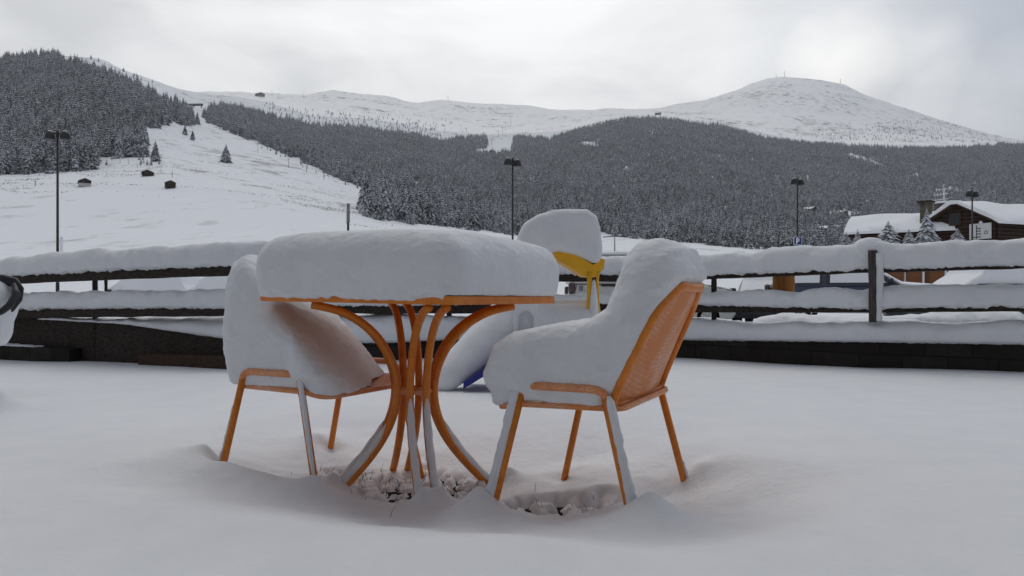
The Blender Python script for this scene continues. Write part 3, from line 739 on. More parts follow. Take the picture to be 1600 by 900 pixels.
# ------------------------------------------------------------------ toddler slide
SY_ = 4.9
sl = thing('toddler_slide', 'small plastic slide with a yellow hooped hood buried in snow behind the chair', 'slide', W(850, 600, SY_))
so_ = np.array(sl.location)
def LS(px, py, dY=0.0): return W(px, py, SY_+dY)-so_
def sdf_slide(X, Y, Z):
    a, b = LS(722, 578, -.25), LS(800, 512, .0)
    d, tq = seg_sdf(X, Y, Z, LS(708, 588, -.22), LS(812, 508, .05)); d = d-(.125+.10*tq)
    d2, _ = seg_sdf(X, Y, Z, LS(826, 516, .02), LS(905, 516, .05)); d = smin(d, d2-.17, .04)
    d3, _ = seg_sdf(X, Y, Z, LS(850, 488, .12), LS(918, 488, .12)); d = smin(d, d3-.085, .02)
    # an open step hole seen in the side of the platform
    low = (LS(850, 520)[2]-.0)-Z
    slope = LS(735, 602)[2]+np.minimum(X-LS(735, 602)[0], .27)*.70+.065-Z
    d = smax(d, slope-.0, .03)
    return d-.008*fbm(X*9, Y*9, Z*9, o=3)
snow_sdf('snow_layer', sdf_slide, LS(650, 640, -.5), LS(960, 440, .45), .014, M['snow'], sl)
a = MB()
p0, p1, p2 = LS(724, 608, -.40), LS(780, 573, -.38), LS(830, 540, -.36)
for s in (0, .50):
    a.prism([(p0[0], p0[2]), (p1[0], p1[2]), (p2[0], p2[2]), (p2[0], p2[2]+.07), (p1[0], p1[2]+.05), (p0[0], p0[2]+.04)], p0[1]+s, p0[1]+s+.03, 'y')
a.prism([(p0[0], p0[2]+.02), (p2[0], p2[2]+.03), (p2[0], p2[2]+.045), (p0[0], p0[2]+.035)], p0[1]+.0301, p0[1]+.4999, 'y')
a.build('chute', M['blue'], sl, 30)
a = MB(); a.box(LS(868, 535, .12), (.40, .30, .25), 0, .04); a.box(LS(845, 560, .1), (.07, .4, .5), 0, .02); a.box(LS(925, 560, .1), (.07, .4, .5), 0, .02); a.build('platform', M['cream'], sl, 30)
# white step block with an arched grip hole
def sdf_step(X, Y, Z):
    c = LS(821, 492, -.20); q = np.maximum(np.maximum(np.abs(X-c[0])-.05, np.abs(Y-c[1])-.06), np.abs(Z-c[2])-.10)-.02
    hole = np.maximum(np.hypot(X-c[0]-.0, np.maximum(Z-c[2]+.02, 0))-.042, c[1]+.06-.12-Y*0-99)
    hole = np.maximum(hole, np.abs(Y-(c[1]-.10))-.06)
    return smax(q, -hole, .015)-.004*fbm(X*20, Y*20, Z*20, o=2)
snow_sdf('step_grip', sdf_step, LS(785, 535, -.42), LS(855, 455, .02), .009, M['snow'], sl)
MB().tube([LS(821, 492, -.262)+np.array([.036*math.cos(q), 0, -.004+.036*math.sin(q)]) for q in np.linspace(.5, 2.6, 9)], .008, 8).build('grip', M['cream'], sl, True)
hood = MB()
# hood: a curved yellow beam that thickens to the right and runs down into two legs
bm_ = [(866, 398), (875, 399), (884, 402), (894, 407), (906, 414), (918, 421), (929, 423), (938, 415), (942, 405)]
P = np.array([LS(x, y, -.02) for x, y in bm_]); wv = [.032, .036, .038, .041, .044, .046, .040, .028, .014]
nb = len(P); V = []
T = np.gradient(P, axis=0); 
for i in range(nb):
    tx, tz = T[i][0], T[i][2]; l = math.hypot(tx, tz); nx_, nz_ = -tz/l, tx/l
    for du, dv in ((-1, 0), (1, 0), (1, .34), (-1, .34)): V.append((P[i][0]+nx_*wv[i]*du, P[i][1]+dv, P[i][2]+nz_*wv[i]*du))
hood.add(V, [(i*4+k, i*4+(k+1) % 4, (i+1)*4+(k+1) % 4, (i+1)*4+k) for i in range(nb-1) for k in range(4)]+[(3, 2, 1, 0), tuple((nb-1)*4+k for k in range(4))])
hood.build('hood', M['yellow'], sl, 50)
for pts, r in (([(921, 425), (921, 450), (920, 475), (921, 500)], .016), ([(935, 424), (933, 440), (934, 465), (936, 496)], .010)):
    MB().tube([LS(x, y, -.015) for x, y in pts], [r]*len(pts), 10).build('post', M['yellow'], sl, True)
Q = [LS(928, y, -.035) for y in (437, 447, 460, 475, 490, 503)]
MB().tube(Q, [.006, .014, .021, .026, .030, .036], 12).build('snow', M['snow'], sl, True)
def sdf_dome(X, Y, Z):
    c = LS(876, 378, .14)
    prof = [LS(x, y) for x, y in ((812, 388), (808, 368), (818, 350), (840, 335), (862, 328), (890, 327), (918, 328), (932, 337), (937, 355), (941, 380), (942, 402), (934, 412), (925, 412), (900, 402), (870, 394), (840, 398))]
    d = poly_sdf(X+.008*fbm(X*6, Y*6, Z*6, o=2), Z+.008*fbm(X*6+3, Y*6, Z*6, o=2), [(p[0], p[2]) for p in prof])
    return smax(d, np.abs(Y-c[1])-.24, .07)-.004*fbm(X*22, Y*22, Z*22, o=3)+.004
snow_sdf('snow_cap', sdf_dome, LS(790, 425, -.16), LS(960, 315, .45), .013, M['snow'], sl)

# ------------------------------------------------------------------ black chair cut by the left edge
bc = thing('garden_chair', 'black plastic armchair heaped with snow at the left edge of the terrace', 'chair', (-2.84, 3.95, .1))
bo = np.array(bc.location)
def LB(px, py, dY=0.0): return W(px, py, 3.95+dY)-bo
arm = [(-60, 445), (-20, 437), (5, 437), (22, 441), (29, 452), (27, 466), (16, 480), (4, 488), (-12, 494), (-40, 498)]
MB().tube([LB(x, y, -.0+.0*i) for i, (x, y) in enumerate(arm)], .017, 10, flat=1.6).build('back_frame', M['black_plastic'], bc, True)
for lx, ly in ((-.10, .0), (-.56, .0), (-.12, .42), (-.54, .46)):
    MB().tube([(lx, ly, .36), (lx*1.05, ly*1.05, -.2)], .016, 10).build('leg', M['black_plastic'], bc, True)
MB().box((-.31, .22, .355), (.46, .48, .03), 0, .01).build('seat', M['black_plastic'], bc)
bk = MB(); bk.box((-.31, .47, .50), (.40, .03, .26), 0, .012); bk.build('backrest', M['black_plastic'], bc)
def sdf_bc(X, Y, Z):
    c = LB(-20, 470, .0); d = np.sqrt(((X-c[0])/1.0)**2+((Y-c[1])/1.0)**2+((Z-c[2])/.85)**2)-.142
    c2 = LB(-36, 505, .02); d2 = np.sqrt(((X-c2[0]))**2+(Y-c2[1])**2+((Z-c2[2])/1.15)**2)-.165
    d3 = np.maximum(np.maximum(np.abs(X+.27)-.15, np.abs(Y-.22)-.16), np.abs(Z-.47)-.06)-.07; d4 = np.maximum(np.maximum(np.abs(X+.31)-.14, np.abs(Y-.45)-.02), np.abs(Z-.62)-.03)-.06
    d3 = smin(d3, d4, .05)
    return smax(smin(smin(d, d2, .06), d3, .06)-.010*fbm(X*10, Y*10, Z*10, o=3), .372-Z, .01)
snow_sdf('snow_layer', sdf_bc, (-.6, -.3, .15), (.45, .7, 1.05), .014, M['snow'], bc)
MB().tube([LB(22, 444, -.02), LB(26, 460, -.05), LB(14, 478, -.09), LB(2, 487, -.13), LB(-14, 493, -.15)], [.012, .020, .018, .016, .014], 10).build('armrest', M['black_plastic'], bc, True)

# ------------------------------------------------------------------ terrain beyond the terrace
KY = np.array([4, 26, 45, 75, 120, 200, 280, 360, 500, 650, 850, 1100, 1400, 1700, 2000, 2300, 2700, 3200, 4200, 5200], float)
TC = {   # rows from 120 m outwards
 0:   [408, 355, 314, 291, 262, 222, 160, 103, 104, 130, 145, 152, 152, 150, 150, 165],
 60:  [408, 355, 314, 290, 260, 216, 150, 96, 100, 125, 140, 150, 152, 150, 150, 165],
 100: [408, 355, 314, 290, 258, 214, 148, 101, 91, 89, 100, 120, 140, 150, 150, 165],
 150: [408, 356, 315, 290, 257, 214, 150, 112, 98, 92, 97, 110, 130, 150, 150, 165],
 200: [409, 357, 315, 290, 256, 217, 160, 130, 119, 113, 116, 124, 135, 147, 150, 165],
 250: [410, 358, 316, 290, 255, 226, 180, 150, 137, 130, 131, 135, 140, 147, 150, 165],
 310: [411, 362, 322, 294, 266, 240, 213, 187, 166, 155, 148, 146, 146, 145, 150, 165],
 400: [412, 368, 332, 306, 281, 258, 235, 214, 195, 179, 169, 160, 153, 147, 152, 165],
 500: [414, 376, 350, 327, 303, 282, 262, 241, 221, 205, 195, 186, 172, 156, 147, 165],
 560: [416, 382, 358, 338, 316, 300, 280, 258, 236, 217, 201, 190, 177, 162, 148, 165],
 640: [420, 390, 369, 354, 338, 320, 296, 271, 247, 227, 212, 199, 187, 175, 161, 175],
 700: [424, 398, 378, 364, 351, 335, 308, 281, 256, 237, 223, 210, 196, 182, 157, 175],
 800: [428, 404, 388, 376, 366, 352, 322, 292, 262, 242, 227, 214, 201, 188, 164, 180],
 900: [432, 410, 396, 386, 374, 360, 326, 292, 260, 235, 216, 205, 196, 186, 172, 185],
 1000: [434, 413, 400, 390, 378, 364, 329, 290, 252, 222, 198, 185, 184, 180, 172, 185],
 1100: [436, 415, 403, 395, 385, 371, 336, 298, 260, 230, 207, 192, 190, 178, 158, 180],
 1225: [438, 418, 408, 402, 393, 380, 346, 309, 276, 249, 231, 218, 205, 178, 121, 150],
 1350: [438, 420, 410, 404, 396, 384, 352, 317, 285, 260, 241, 229, 220, 192, 147, 170],
 1450: [438, 420, 410, 404, 396, 384, 354, 320, 288, 262, 243, 230, 224, 208, 182, 200],
 1600: [438, 420, 410, 404, 396, 384, 355, 322, 290, 264, 244, 232, 228, 225, 221, 235],
 1800: [438, 420, 410, 404, 396, 384, 355, 322, 290, 264, 246, 236, 232, 230, 240, 250],
}
TC[-150] = TC[0]; TC[-700] = [v+15 for v in TC[0]]; TC[2400] = [v+10 for v in TC[1800]]
SKY = [(-700, 165), (310, 165), (405, 152), (470, 152), (520, 144.5), (548, 147), (600, 151), (640, 160), (655, 162), (690, 156.5), (716, 159), (740, 162), (830, 165.5), (860, 172), (885, 172.5), (920, 174), (950, 171), (1000, 172), (1030, 170), (1060, 163), (1100, 158), (1130, 149), (1150, 143), (1172, 132), (1200, 123.5), (1225, 121), (1270, 124), (1320, 133), (1350, 148), (1400, 165), (1450, 182), (1500, 197), (1550, 212), (1575, 218), (1600, 222), (1800, 240), (2400, 255)]
cols = np.array(sorted(TC)); tab = np.array([TC[c] for c in cols], float)
NPX = np.concatenate([np.arange(-700, -60, 20), np.arange(-60, 1660, 3.0), np.arange(1660, 2401, 20)])
def pchip(xk, yk, x):   # yk (..., n)
    h = np.diff(xk); d = np.diff(yk, axis=-1)/h; m = np.zeros_like(yk)
    a, b = d[..., :-1], d[..., 1:]; w1 = 2*h[1:]+h[:-1]; w2 = h[1:]+2*h[:-1]
    ok = a*b > 0; 
    with np.errstate(divide='ignore', invalid='ignore'): mm = (w1+w2)/(w1/np.where(ok, a, 1)+w2/np.where(ok, b, 1))
    m[..., 1:-1] = np.where(ok, mm, 0); m[..., 0] = d[..., 0]; m[..., -1] = d[..., -1]
    i = np.clip(np.searchsorted(xk, x, side='right')-1, 0, len(xk)-2); t = (x-xk[i])/h[i]
    return (yk[..., i]*(1+2*t)*(1-t)**2+h[i]*m[..., i]*t*(1-t)**2+yk[..., i+1]*t*t*(3-2*t)+h[i]*m[..., i+1]*t*t*(t-1))
rowv = np.stack([pchip(cols.astype(float), tab[:, k][None], NPX)[0] for k in range(tab.shape[1])], -1)
rowv[:, 14] = np.interp(NPX, [s[0] for s in SKY], [s[1] for s in SKY])
relz = (HY-rowv)/F*KY[4:]
nearz = np.stack([np.full(len(NPX), -.95), np.full(len(NPX), -.95), np.full(len(NPX), -.55), np.full(len(NPX), .5)], -1)
relz = np.concatenate([nearz, relz], 1)
RY = np.concatenate([np.geomspace(4, 120, 50)[:-1], np.geomspace(120, 650, 90)[:-1], np.linspace(650, 2400, 170)[:-1], np.linspace(2400, 5200, 110)])
GZ = pchip(np.log(KY), relz, np.log(RY))          # (columns, rows)
PXg, YYg = np.meshgrid(NPX, RY, indexing='ij'); XXg = (PXg-800)/F*YYg
rough = np.clip((YYg-60)/300, 0, 1)*(.6+YYg*.0022)
pist = np.exp(-((YYg-4200)/260)**2)
GZ = GZ+rough*fbm(XXg/90, YYg/60, o=5, g=.55)*(1-.6*pist)+np.clip((YYg-2500)/700, 0, 1)*(1-.75*pist)*(11*fbm(XXg/260+3, YYg/120, o=5, g=.58)+3.2*(1-2*np.abs(fbm(XXg/75+9, YYg/38, o=3))))
GZ = GZ+.05*fbm(XXg*.3, YYg*.3, o=3)*np.clip((60-YYg)/30, 0, 1)
# an old bank crosses the left meadow under the huts
GZ = GZ+np.where(PXg < 520, 1.6*np.exp(-((YYg-352-6*np.sin(PXg/60))/5.0)**2), 0)*np.clip((520-PXg)/120, 0, 1)
GZ += CH
def ground_at(px, Y):
    px = np.asarray(px, float); Y = np.asarray(Y, float)
    i = np.clip(np.searchsorted(NPX, px)-1, 0, len(NPX)-2); j = np.clip(np.searchsorted(RY, Y)-1, 0, len(RY)-2)
    a = np.clip((px-NPX[i])/(NPX[i+1]-NPX[i]), 0, 1); b = np.clip((Y-RY[j])/(RY[j+1]-RY[j]), 0, 1)
    return GZ[i, j]*(1-a)*(1-b)+GZ[i+1, j]*a*(1-b)+GZ[i, j+1]*(1-a)*b+GZ[i+1, j+1]*a*b
def patch_(name, r0, r1, mat, label, cat):
    G = np.stack([XXg[:, r0:r1], YYg[:, r0:r1], GZ[:, r0:r1]], -1); o = link_mesh(name, G.reshape(-1, 3), grid_faces(len(NPX), r1-r0), mat); tag(o, label, cat, kind='structure')
ja, jb = int(np.searchsorted(RY, 420)), int(np.searchsorted(RY, 2450))
patch_('snow_field', 0, ja+1, M['meadow'], 'snow-covered valley floor and meadow rising toward the huts', 'meadow')
patch_('hills', ja, jb+1, M['hill'], 'snow-covered hillsides below the forest', 'hill')
patch_('mountains', jb, len(RY), M['mountain'], 'white treeless mountain ridge and summit on the skyline', 'mountain')
def find_Y(px, py, lo=60, hi=4300):
    """how far out the ground first shows at row py"""
    Ys = np.geomspace(lo, hi, 1500); z = ground_at(np.full(1500, float(px)), Ys); y = HY-(z-CH)/Ys*F
    return float(Ys[np.argmax(y <= py)]) if (y <= py).any() else float(Ys[np.argmin(y)])
def on_ground(px, Y, dz=0): return np.array([(px-800)/F*Y, Y, float(ground_at(px, Y))+dz])

# ------------------------------------------------------------------ conifers
def tree_mesh(seed, tiers, blades, seg2=True):
    """unit-height conifer: (verts, tris, trunk flag)"""
    g = np.random.default_rng(seed); V = []; T = []; K = []
    n = 5
    for i, z in enumerate((0, .5, .97)):
        for k in range(n): a = 2*math.pi*k/n; r = .022*(1-z)+.003; V.append((r*math.cos(a), r*math.sin(a), z))
    for i in range(2):
        for k in range(n):
            a, b = i*n+k, i*n+(k+1) % n; T += [(a, b, b+n), (a, b+n, a+n)]; K += [1, 1]
    wid = g.uniform(.17, .23)
    for q in range(tiers):
        f = q/(tiers-1); z = .10+.86*f**.92; r = wid*(1-f)**.85+.012; a0 = g.uniform(0, 6.28); nb = max(4, int(blades*(1-.45*f)))
        for k in range(nb):
            a = a0+2*math.pi*(k+g.uniform(-.25, .25))/nb; rr_ = r*g.uniform(.65, 1.18); dr = rr_*g.uniform(.35, .75); hw = math.pi/nb*g.uniform(.75, 1.25)
            b = len(V); th = rr_*.22
            V += [(0, 0, z+rr_*.40), (rr_*.75*math.cos(a-hw), rr_*.75*math.sin(a-hw), z-dr*.55), (rr_*math.cos(a), rr_*math.sin(a), z-dr), (rr_*.75*math.cos(a+hw), rr_*.75*math.sin(a+hw), z-dr*.55), (rr_*.55*math.cos(a), rr_*.55*math.sin(a), z-dr*.15+th)]
            if seg2: T += [(b, b+1, b+4), (b+1, b+2, b+4), (b+2, b+3, b+4), (b+3, b, b+4)]; K += [0]*4
            else: T += [(b, b+1, b+2), (b, b+2, b+3)]; K += [0]*2
    b = len(V); V += [(.012, 0, .93), (-.006, .01, .93), (-.006, -.01, .93), (0, 0, 1.03)]; T += [(b, b+1, b+3), (b+1, b+2, b+3), (b+2, b, b+3)]; K += [0]*3
    return np.array(V), np.array(T), np.array(K)
def scatter(poly, spacing, ylo, yhi, extra=None, jitter=1):
    P = np.array(poly, float); x0, x1 = P[:, 0].min(), P[:, 0].max()
    area = (x1-x0)/F*(yhi**2-ylo**2)/2; n = int(area/spacing**2)
    px = RNG.uniform(x0, x1, n); Yv = np.sqrt(RNG.uniform(ylo**2, yhi**2, n))
    z = ground_at(px, Yv); py = HY-(z-CH)/Yv*F
    k = inside(px+3.5*fbm(px/7, py/5, o=3), py+3.0*fbm(px/6+5, py/6, o=3)-1, P)
    px, Yv, z, py = px[k], Yv[k], z[k], py[k]
    if extra is not None:
        k = extra(px, py, Yv); px, Yv, z, py = px[k], Yv[k], z[k], py[k]
    return px, Yv, z, py
# forest edges on the photograph, by where the trees are rooted
P_LEFT = [(-60, 100), (0, 100), (40, 95), (85, 93), (110, 103), (150, 112), (200, 134), (250, 156), (285, 172), (303, 186), (309, 194), (290, 195), (268, 190), (240, 202), (226, 200), (220, 206), (226, 238), (228, 246), (150, 244), (147, 264), (100, 268), (0, 272), (-60, 272)]
P_MID = [(314, 183), (330, 170), (348, 166), (380, 172), (405, 176), (440, 187), (480, 197), (520, 199), (560, 200), (600, 206), (650, 211), (690, 222), (720, 214), (762, 214), (760, 232), (742, 235), (745, 239), (800, 240), (803, 214), (850, 216), (858, 219), (880, 211), (920, 201), (940, 194), (980, 187), (1020, 186), (1060, 189), (1110, 195), (1150, 204), (1200, 217), (1240, 222), (1290, 226), (1340, 231), (1375, 231), (1420, 233), (1480, 232), (1520, 230), (1570, 226), (1660, 232), (1660, 396), (1225, 392), (1150, 386), (1100, 380), (1050, 376), (1000, 372), (940, 364), (800, 366), (700, 353), (640, 349), (568, 341), (566, 325), (585, 312), (606, 305), (590, 303), (540, 284), (500, 264), (440, 238), (400, 222), (340, 198)]
def clear(px, py, Y):
    k = np.ones(px.shape, bool)
    for cx, cy, rx, ry, s in ((772, 236, 28, 5, 0), (920, 226, 17, 4, .1), (1350, 250, 40, 4, .32), (1432, 276, 7, 5, .3), (1485, 296, 28, 4, .3), (650, 291, 9, 5, .6), (585, 262, 0, 0, 0), (622, 240, 9, 3, .5), (664, 288, 5, 3, .5), (1264, 336, 24, 7, .35), (1326, 337, 27, 9, .1), (1295, 364, 28, 8, -.1)):
        if rx: 
            X, Yq = px-cx, py-cy-(px-cx)*s; k &= (X/rx)**2+(Yq/ry)**2 > 1+.5*RNG.uniform(-1, 1, px.shape)
    return k
A_ = [scatter(P_LEFT, 5.2, 420, 1500), scatter(P_MID, 6.2, 360, 2600, clear)]
px, Yv, z, py = [np.concatenate([a[i] for a in A_]) for i in range(4)]
left = np.arange(len(px)) < len(A_[0][0])
H = np.where(left, RNG.normal(15.0, 3.4, len(px)), RNG.normal(13.0, 3.3, len(px)))*np.interp(Yv, [400, 1200, 2300], [1.12, .95, .92])
H = H*(1+.22*fbm(px/18, Yv/45, o=2)); H = np.clip(H, 4, 23)
# scattered trees on the white slopes
def sc2(poly, n, hmin, hmax, lo, hi, dens=None):
    P = np.array(poly, float); q = RNG.uniform(P.min(0), P.max(0), (n*6, 2)); q = q[inside(q[:, 0], q[:, 1], P)][:n]
    r = []
    for a, b in q:
        Yq = find_Y(a, b, lo, hi)
        if Yq: r.append((a, Yq, float(ground_at(a, Yq)), b, RNG.uniform(hmin, hmax)))
    return r
S = sc2([(1330, 205), (1400, 185), (1480, 196), (1560, 215), (1570, 222), (1400, 222), (1300, 218)], 420, 5, 11, 2350, 4150)
S += sc2([(1250, 205), (1330, 190), (1340, 220), (1210, 212)], 70, 5, 9, 2350, 4150)
S += sc2([(405, 160), (480, 172), (560, 180), (640, 190), (690, 200), (690, 218), (600, 207), (520, 200), (440, 188)], 330, 6, 12, 1500, 3100)
S += sc2([(560, 175), (700, 180), (740, 205), (700, 212)], 60, 6, 10, 1900, 3600)
S += sc2([(900, 190), (960, 178), (1060, 178), (1060, 190), (930, 200)], 120, 6, 11, 1500, 2500)
S += sc2([(118, 86), (150, 92), (200, 114), (285, 148), (285, 152), (200, 122), (140, 94)], 36, 5, 11, 1200, 1800)
S += sc2([(1400, 166), (1560, 216), (1545, 216), (1410, 175)], 50, 5, 9, 2600, 4300)
S += sc2([(150, 245), (230, 248), (262, 256), (200, 262), (150, 262)], 10, 3, 6, 400, 700)
S += sc2([(330, 195), (420, 232), (540, 287), (600, 306), (590, 310), (500, 275), (380, 222)], 70, 2.5, 7, 500, 1500)
S = np.array(S)
px = np.concatenate([px, S[:, 0]]); Yv = np.concatenate([Yv, S[:, 1]]); z = np.concatenate([z, S[:, 2]]); py = np.concatenate([py, S[:, 3]]); H = np.concatenate([H, S[:, 4]])
zone = np.concatenate([np.where(left, 0, 1), np.full(len(S), 2)])
size = H/Yv
fy = np.interp(px, [p for p, _ in L_TOP_S[:-1]]+[p for p, _ in R_TOP_S], [p for _, p in L_TOP_S[:-1]]+[p for _, p in R_TOP_S])
hid = (py > fy-2) | (px < -5) | (px > 1605) | ((px > 395) & (px < 945) & (py-size*F > 352)) | ((px > 1325) & (py > 330))
order = np.argsort(-np.where(hid | (zone == 2), 0, size)); big = order[:285]
isbig = np.zeros(len(px), bool); isbig[big] = True
XW = (px-800)/F*Yv
protos = []
for k in range(7):
    V, T, K = tree_mesh(100+k, 15, 13)
    o = link_mesh('conifer_tree', V, T, [M['needle'], M['bark']], None, False, K); protos.append(o)
edge_l = 'snow-dusted conifer standing at the lower edge of the forest on the left hill'; edge_m = 'snow-dusted conifer standing at the foot of the broad forested hill across the valley'
GR = {0: 'conifers along the foot of the left hill forest', 1: 'conifers along the foot of the middle forest'}
used = 0
for i in big:
    p = protos[int(RNG.integers(7))]
    if used < 7: o = protos[used]
    else: o = p.copy(); COL.objects.link(o)
    used += 1
    o.location = (float(XW[i]), float(Yv[i]), float(z[i])-.3); o.rotation_euler = (0, 0, float(RNG.uniform(0, 6.28))); h = float(H[i]); wv = float(RNG.uniform(.95, 1.25)); o.scale = (h*wv, h*wv, h)
    tag(o, edge_l if zone[i] == 0 else edge_m, 'tree', GR[int(zone[i])])
rest = np.where(~isbig & (px > -300) & (px < 1900))[0]
def bake(name, ids, protos_, label, mat):
    VV = []; TT = []; KK = []; base_ = 0
    pick = RNG.integers(len(protos_), size=len(ids)); 
    for k, (V, T, K) in enumerate(protos_):
        s = ids[pick == k]; m = len(s)
        if not m: continue
        a = RNG.uniform(0, 6.28, m); ca, sa = np.cos(a)[:, None], np.sin(a)[:, None]; h = H[s][:, None]; wv = RNG.uniform(.95, 1.3, m)[:, None]*h
        P = np.stack([XW[s][:, None]+wv*(ca*V[:, 0]-sa*V[:, 1]), Yv[s][:, None]+wv*(sa*V[:, 0]+ca*V[:, 1]), z[s][:, None]-.3+h*V[:, 2]], -1)
        VV.append(P.reshape(-1, 3)); TT.append((T[None]+base_+(np.arange(m)*len(V))[:, None, None]).reshape(-1, 3)); KK.append(np.tile(K, m)); base_ += m*len(V)
    o = link_mesh(name, np.concatenate(VV), np.concatenate(TT), [mat, M['bark']], None, False, np.concatenate(KK)); tag(o, label, 'forest', kind='stuff')
near = [tree_mesh(200+k, 10, 9) for k in range(6)]; farp = [tree_mesh(300+k, 7, 6, True) for k in range(6)]
a = rest[(zone[rest] == 0)]; bake('forest', a, near, 'dense snow-dusted conifer forest covering the left hill', M['needle_thin'])
a = rest[(zone[rest] == 1) & (Yv[rest] < 1050)]; bake('forest', a, near, 'snow-dusted conifers on the lower slopes of the broad hill across the valley', M['needle'])
a = rest[(zone[rest] == 1) & (Yv[rest] >= 1050)]; bake('forest', a, farp, 'distant dark conifer forest on the upper slopes of the broad hill', M['needle_thin'])
a = rest[(zone[rest] == 2)]; bake('forest', a, farp, 'sparse small conifers dotted over the white slopes above the forests', M['needle_thin'])
def lone_tree(px_, py_, h_px, label, mat='needle', seed=1, Y=None, wide=1.0, group=None):
    Yq = Y or find_Y(px_, py_, 200, 3000); g = on_ground(px_, Yq) if Y is None else W(px_, py_, Yq); h = h_px/F*Yq
    V, T, K = tree_mesh(seed, 17, 14); t = thing('conifer_tree', label, 'tree', g, random.uniform(0, 6), group)
    V = V*np.array([h*wide, h*wide, h]); cr = T[K == 0]; tr = T[K == 1]
    link_mesh('crown', V, cr, M[mat], t, False); link_mesh('trunk', V[:15], tr, M['bark'], t, False); return t
lone_tree(353, 254, 30, 'lone dark conifer standing on the open ski slope', seed=5, wide=1.5)
lone_tree(289, 211, 16, 'small round conifer uphill of a pair on the bare slope beside the left forest', seed=6, wide=1.6)
lone_tree(301, 219, 16, 'small round conifer downhill of a pair on the bare slope beside the left forest', seed=8, wide=1.6)
lone_tree(243, 252, 34, 'single conifer at the lower right tip of the left forest', seed=9, wide=1.2)
# dry grass and heather tips that break through the snow of the open slopes
q = RNG.uniform(0, 1, (26000, 3)); tx_ = 0+620*q[:, 0]; tY = np.exp(np.log(300)+q[:, 1]*(np.log(1250)-np.log(300)))
tz = ground_at(tx_, tY); ty = HY-(tz-CH)/tY*F; nx_ = (tx_-800)/F*tY
den = fbm(nx_/28, tY/16, o=4)+.55*np.exp(-((tY-354)/7)**2)*(tx_ < 520)+.30*np.exp(-((ty-(296+(tx_-270)*.13))/5)**2)*(tx_ > 250)+.12*(ty < 288)-.25*(ty > 300)*(tx_ < 430)
kp = den > .30+.25*(q[:, 2]-.5); nx_, tY, tz = nx_[kp], tY[kp], tz[kp]; m = len(tz)
V = np.zeros((m, 9, 3)); Fq = []
for k in range(3):
    a = RNG.uniform(0, 6.28, m); w_h = RNG.uniform(.10, .30, m); hh = RNG.uniform(.12, .42, m); ox, oy = RNG.normal(0, .35, m), RNG.normal(0, .35, m)
    for j, (u, v) in enumerate(((-1, 0), (1, 0), (.2, 1))):
        V[:, 3*k+j] = np.stack([nx_+ox+u*w_h*np.cos(a), tY+oy+u*w_h*np.sin(a), tz-.08+v*hh], -1)
T = (np.arange(m*3)*3)[:, None]+np.arange(3)[None]
o = link_mesh('grass', V.reshape(-1, 3), T, M['dry_grass'], None, False); tag(o, 'dry grass tips breaking through the thin snow of the ski slope', 'grass', kind='stuff')
# ------------------------------------------------------------------ huts and houses
def house(name, label, cat, loc, rz, w, d, h, pitch, wall, base=None, over=.35, snow=.25, chim=None, group=None, windows=(), door=True):
    """gable end faces local -y; ridge runs along y"""
    t = thing(name, label, cat, loc, rz, group); a = MB(); rh = math.tan(R(pitch))*w/2
    nl = max(3, int(h/.28)); lh = h/nl
    zz0 = 0; a.prism([(-w/2+.05, -2.5), (w/2-.05, -2.5), (w/2-.05, .02), (-w/2+.05, .02)], -d/2+.05, d/2-.05, 'y')
    if base: b = MB(); b.box((0, 0, base/2-.4), (w+.12, d+.12, base+.8)); b.build('stone_base', M['plaster'], t); zz0 = base
    a.prism([(-w/2, zz0), (w/2, zz0), (w/2, h), (0, h+rh), (-w/2, h)], -d/2, d/2, 'y')
    for i in range(int((h-zz0)/.3)):
        zz = zz0+.15+i*.3
        for s in (-1, 1):
            a.tube([(-w/2-.25, s*d/2, zz), (w/2+.25, s*d/2, zz)], .14, 7); a.tube([(s*w/2, -d/2-.25, zz+.02), (s*w/2, d/2+.25, zz+.02)], .14, 7)
    k = 1
    while h+.15+(k-1)*.3 < h+rh-.3:
        zz = h+.15+(k-1)*.3; ww = w/2*(1-(zz-h)/rh)-.1
        for s in (-1, 1): a.tube([(-ww, s*d/2, zz), (ww, s*d/2, zz)], .14, 7)
        k += 1
    a.build('wall', wall, t, 40)
    rf = MB(); ov = over; tn = math.tan(R(pitch)); ex = w/2+ov
    for s in (-1, 1):
        rf.prism([(0, h+rh+.16), (s*ex, h-ov*tn+.16), (s*ex, h-ov*tn+.02), (0, h+rh+.02)], -d/2-ov, d/2+ov, 'y')
    ro = rf.build('roof', M['brown_wood'], t)
    sn = MB(); m = 14; n = 20; V = []
    for j, y in enumerate(np.linspace(-d/2-ov-.05, d/2+ov+.05, n)):
        for i, x in enumerate(np.linspace(-ex-.06, ex+.06, m)):
            e = min(1, (ex+.06-abs(x))/.35)**.5; V.append((x, y, h+rh-abs(x)*tn+.165+snow*(.35+.65*e)*(1+.2*math.sin(x*2.1+y*1.3+w))))
        for i, x in enumerate(np.linspace(ex+.06, -ex-.06, m)): V.append((x, y, h+rh-abs(x)*tn+.163-(.1 if abs(x) > ex else 0)))
    mm = 2*m; sn.add(V, [(j*mm+i, j*mm+(i+1) % mm, (j+1)*mm+(i+1) % mm, (j+1)*mm+i) for j in range(n-1) for i in range(mm)]+[tuple(range(mm)), tuple((n-1)*mm+i for i in range(mm))[::-1]])
    sn.build('snow', M['snow_far'], ro, 50)
    for x, zc, ww, hh in windows:
        wf = MB(); wf.box((x, -d/2-.16, zc), (ww+.2, .08, hh+.2)); f_ = wf.build('window', M['brown_wood'], t); MB().box((x, -d/2-.205, zc), (ww, .02, hh)).build('pane', M['glass'], f_)
    if door: MB().box((w*.22, -d/2-.16, zz0+.95), (.9, .08, 1.9)).build('door', M['dark_wood'], t)
    return t
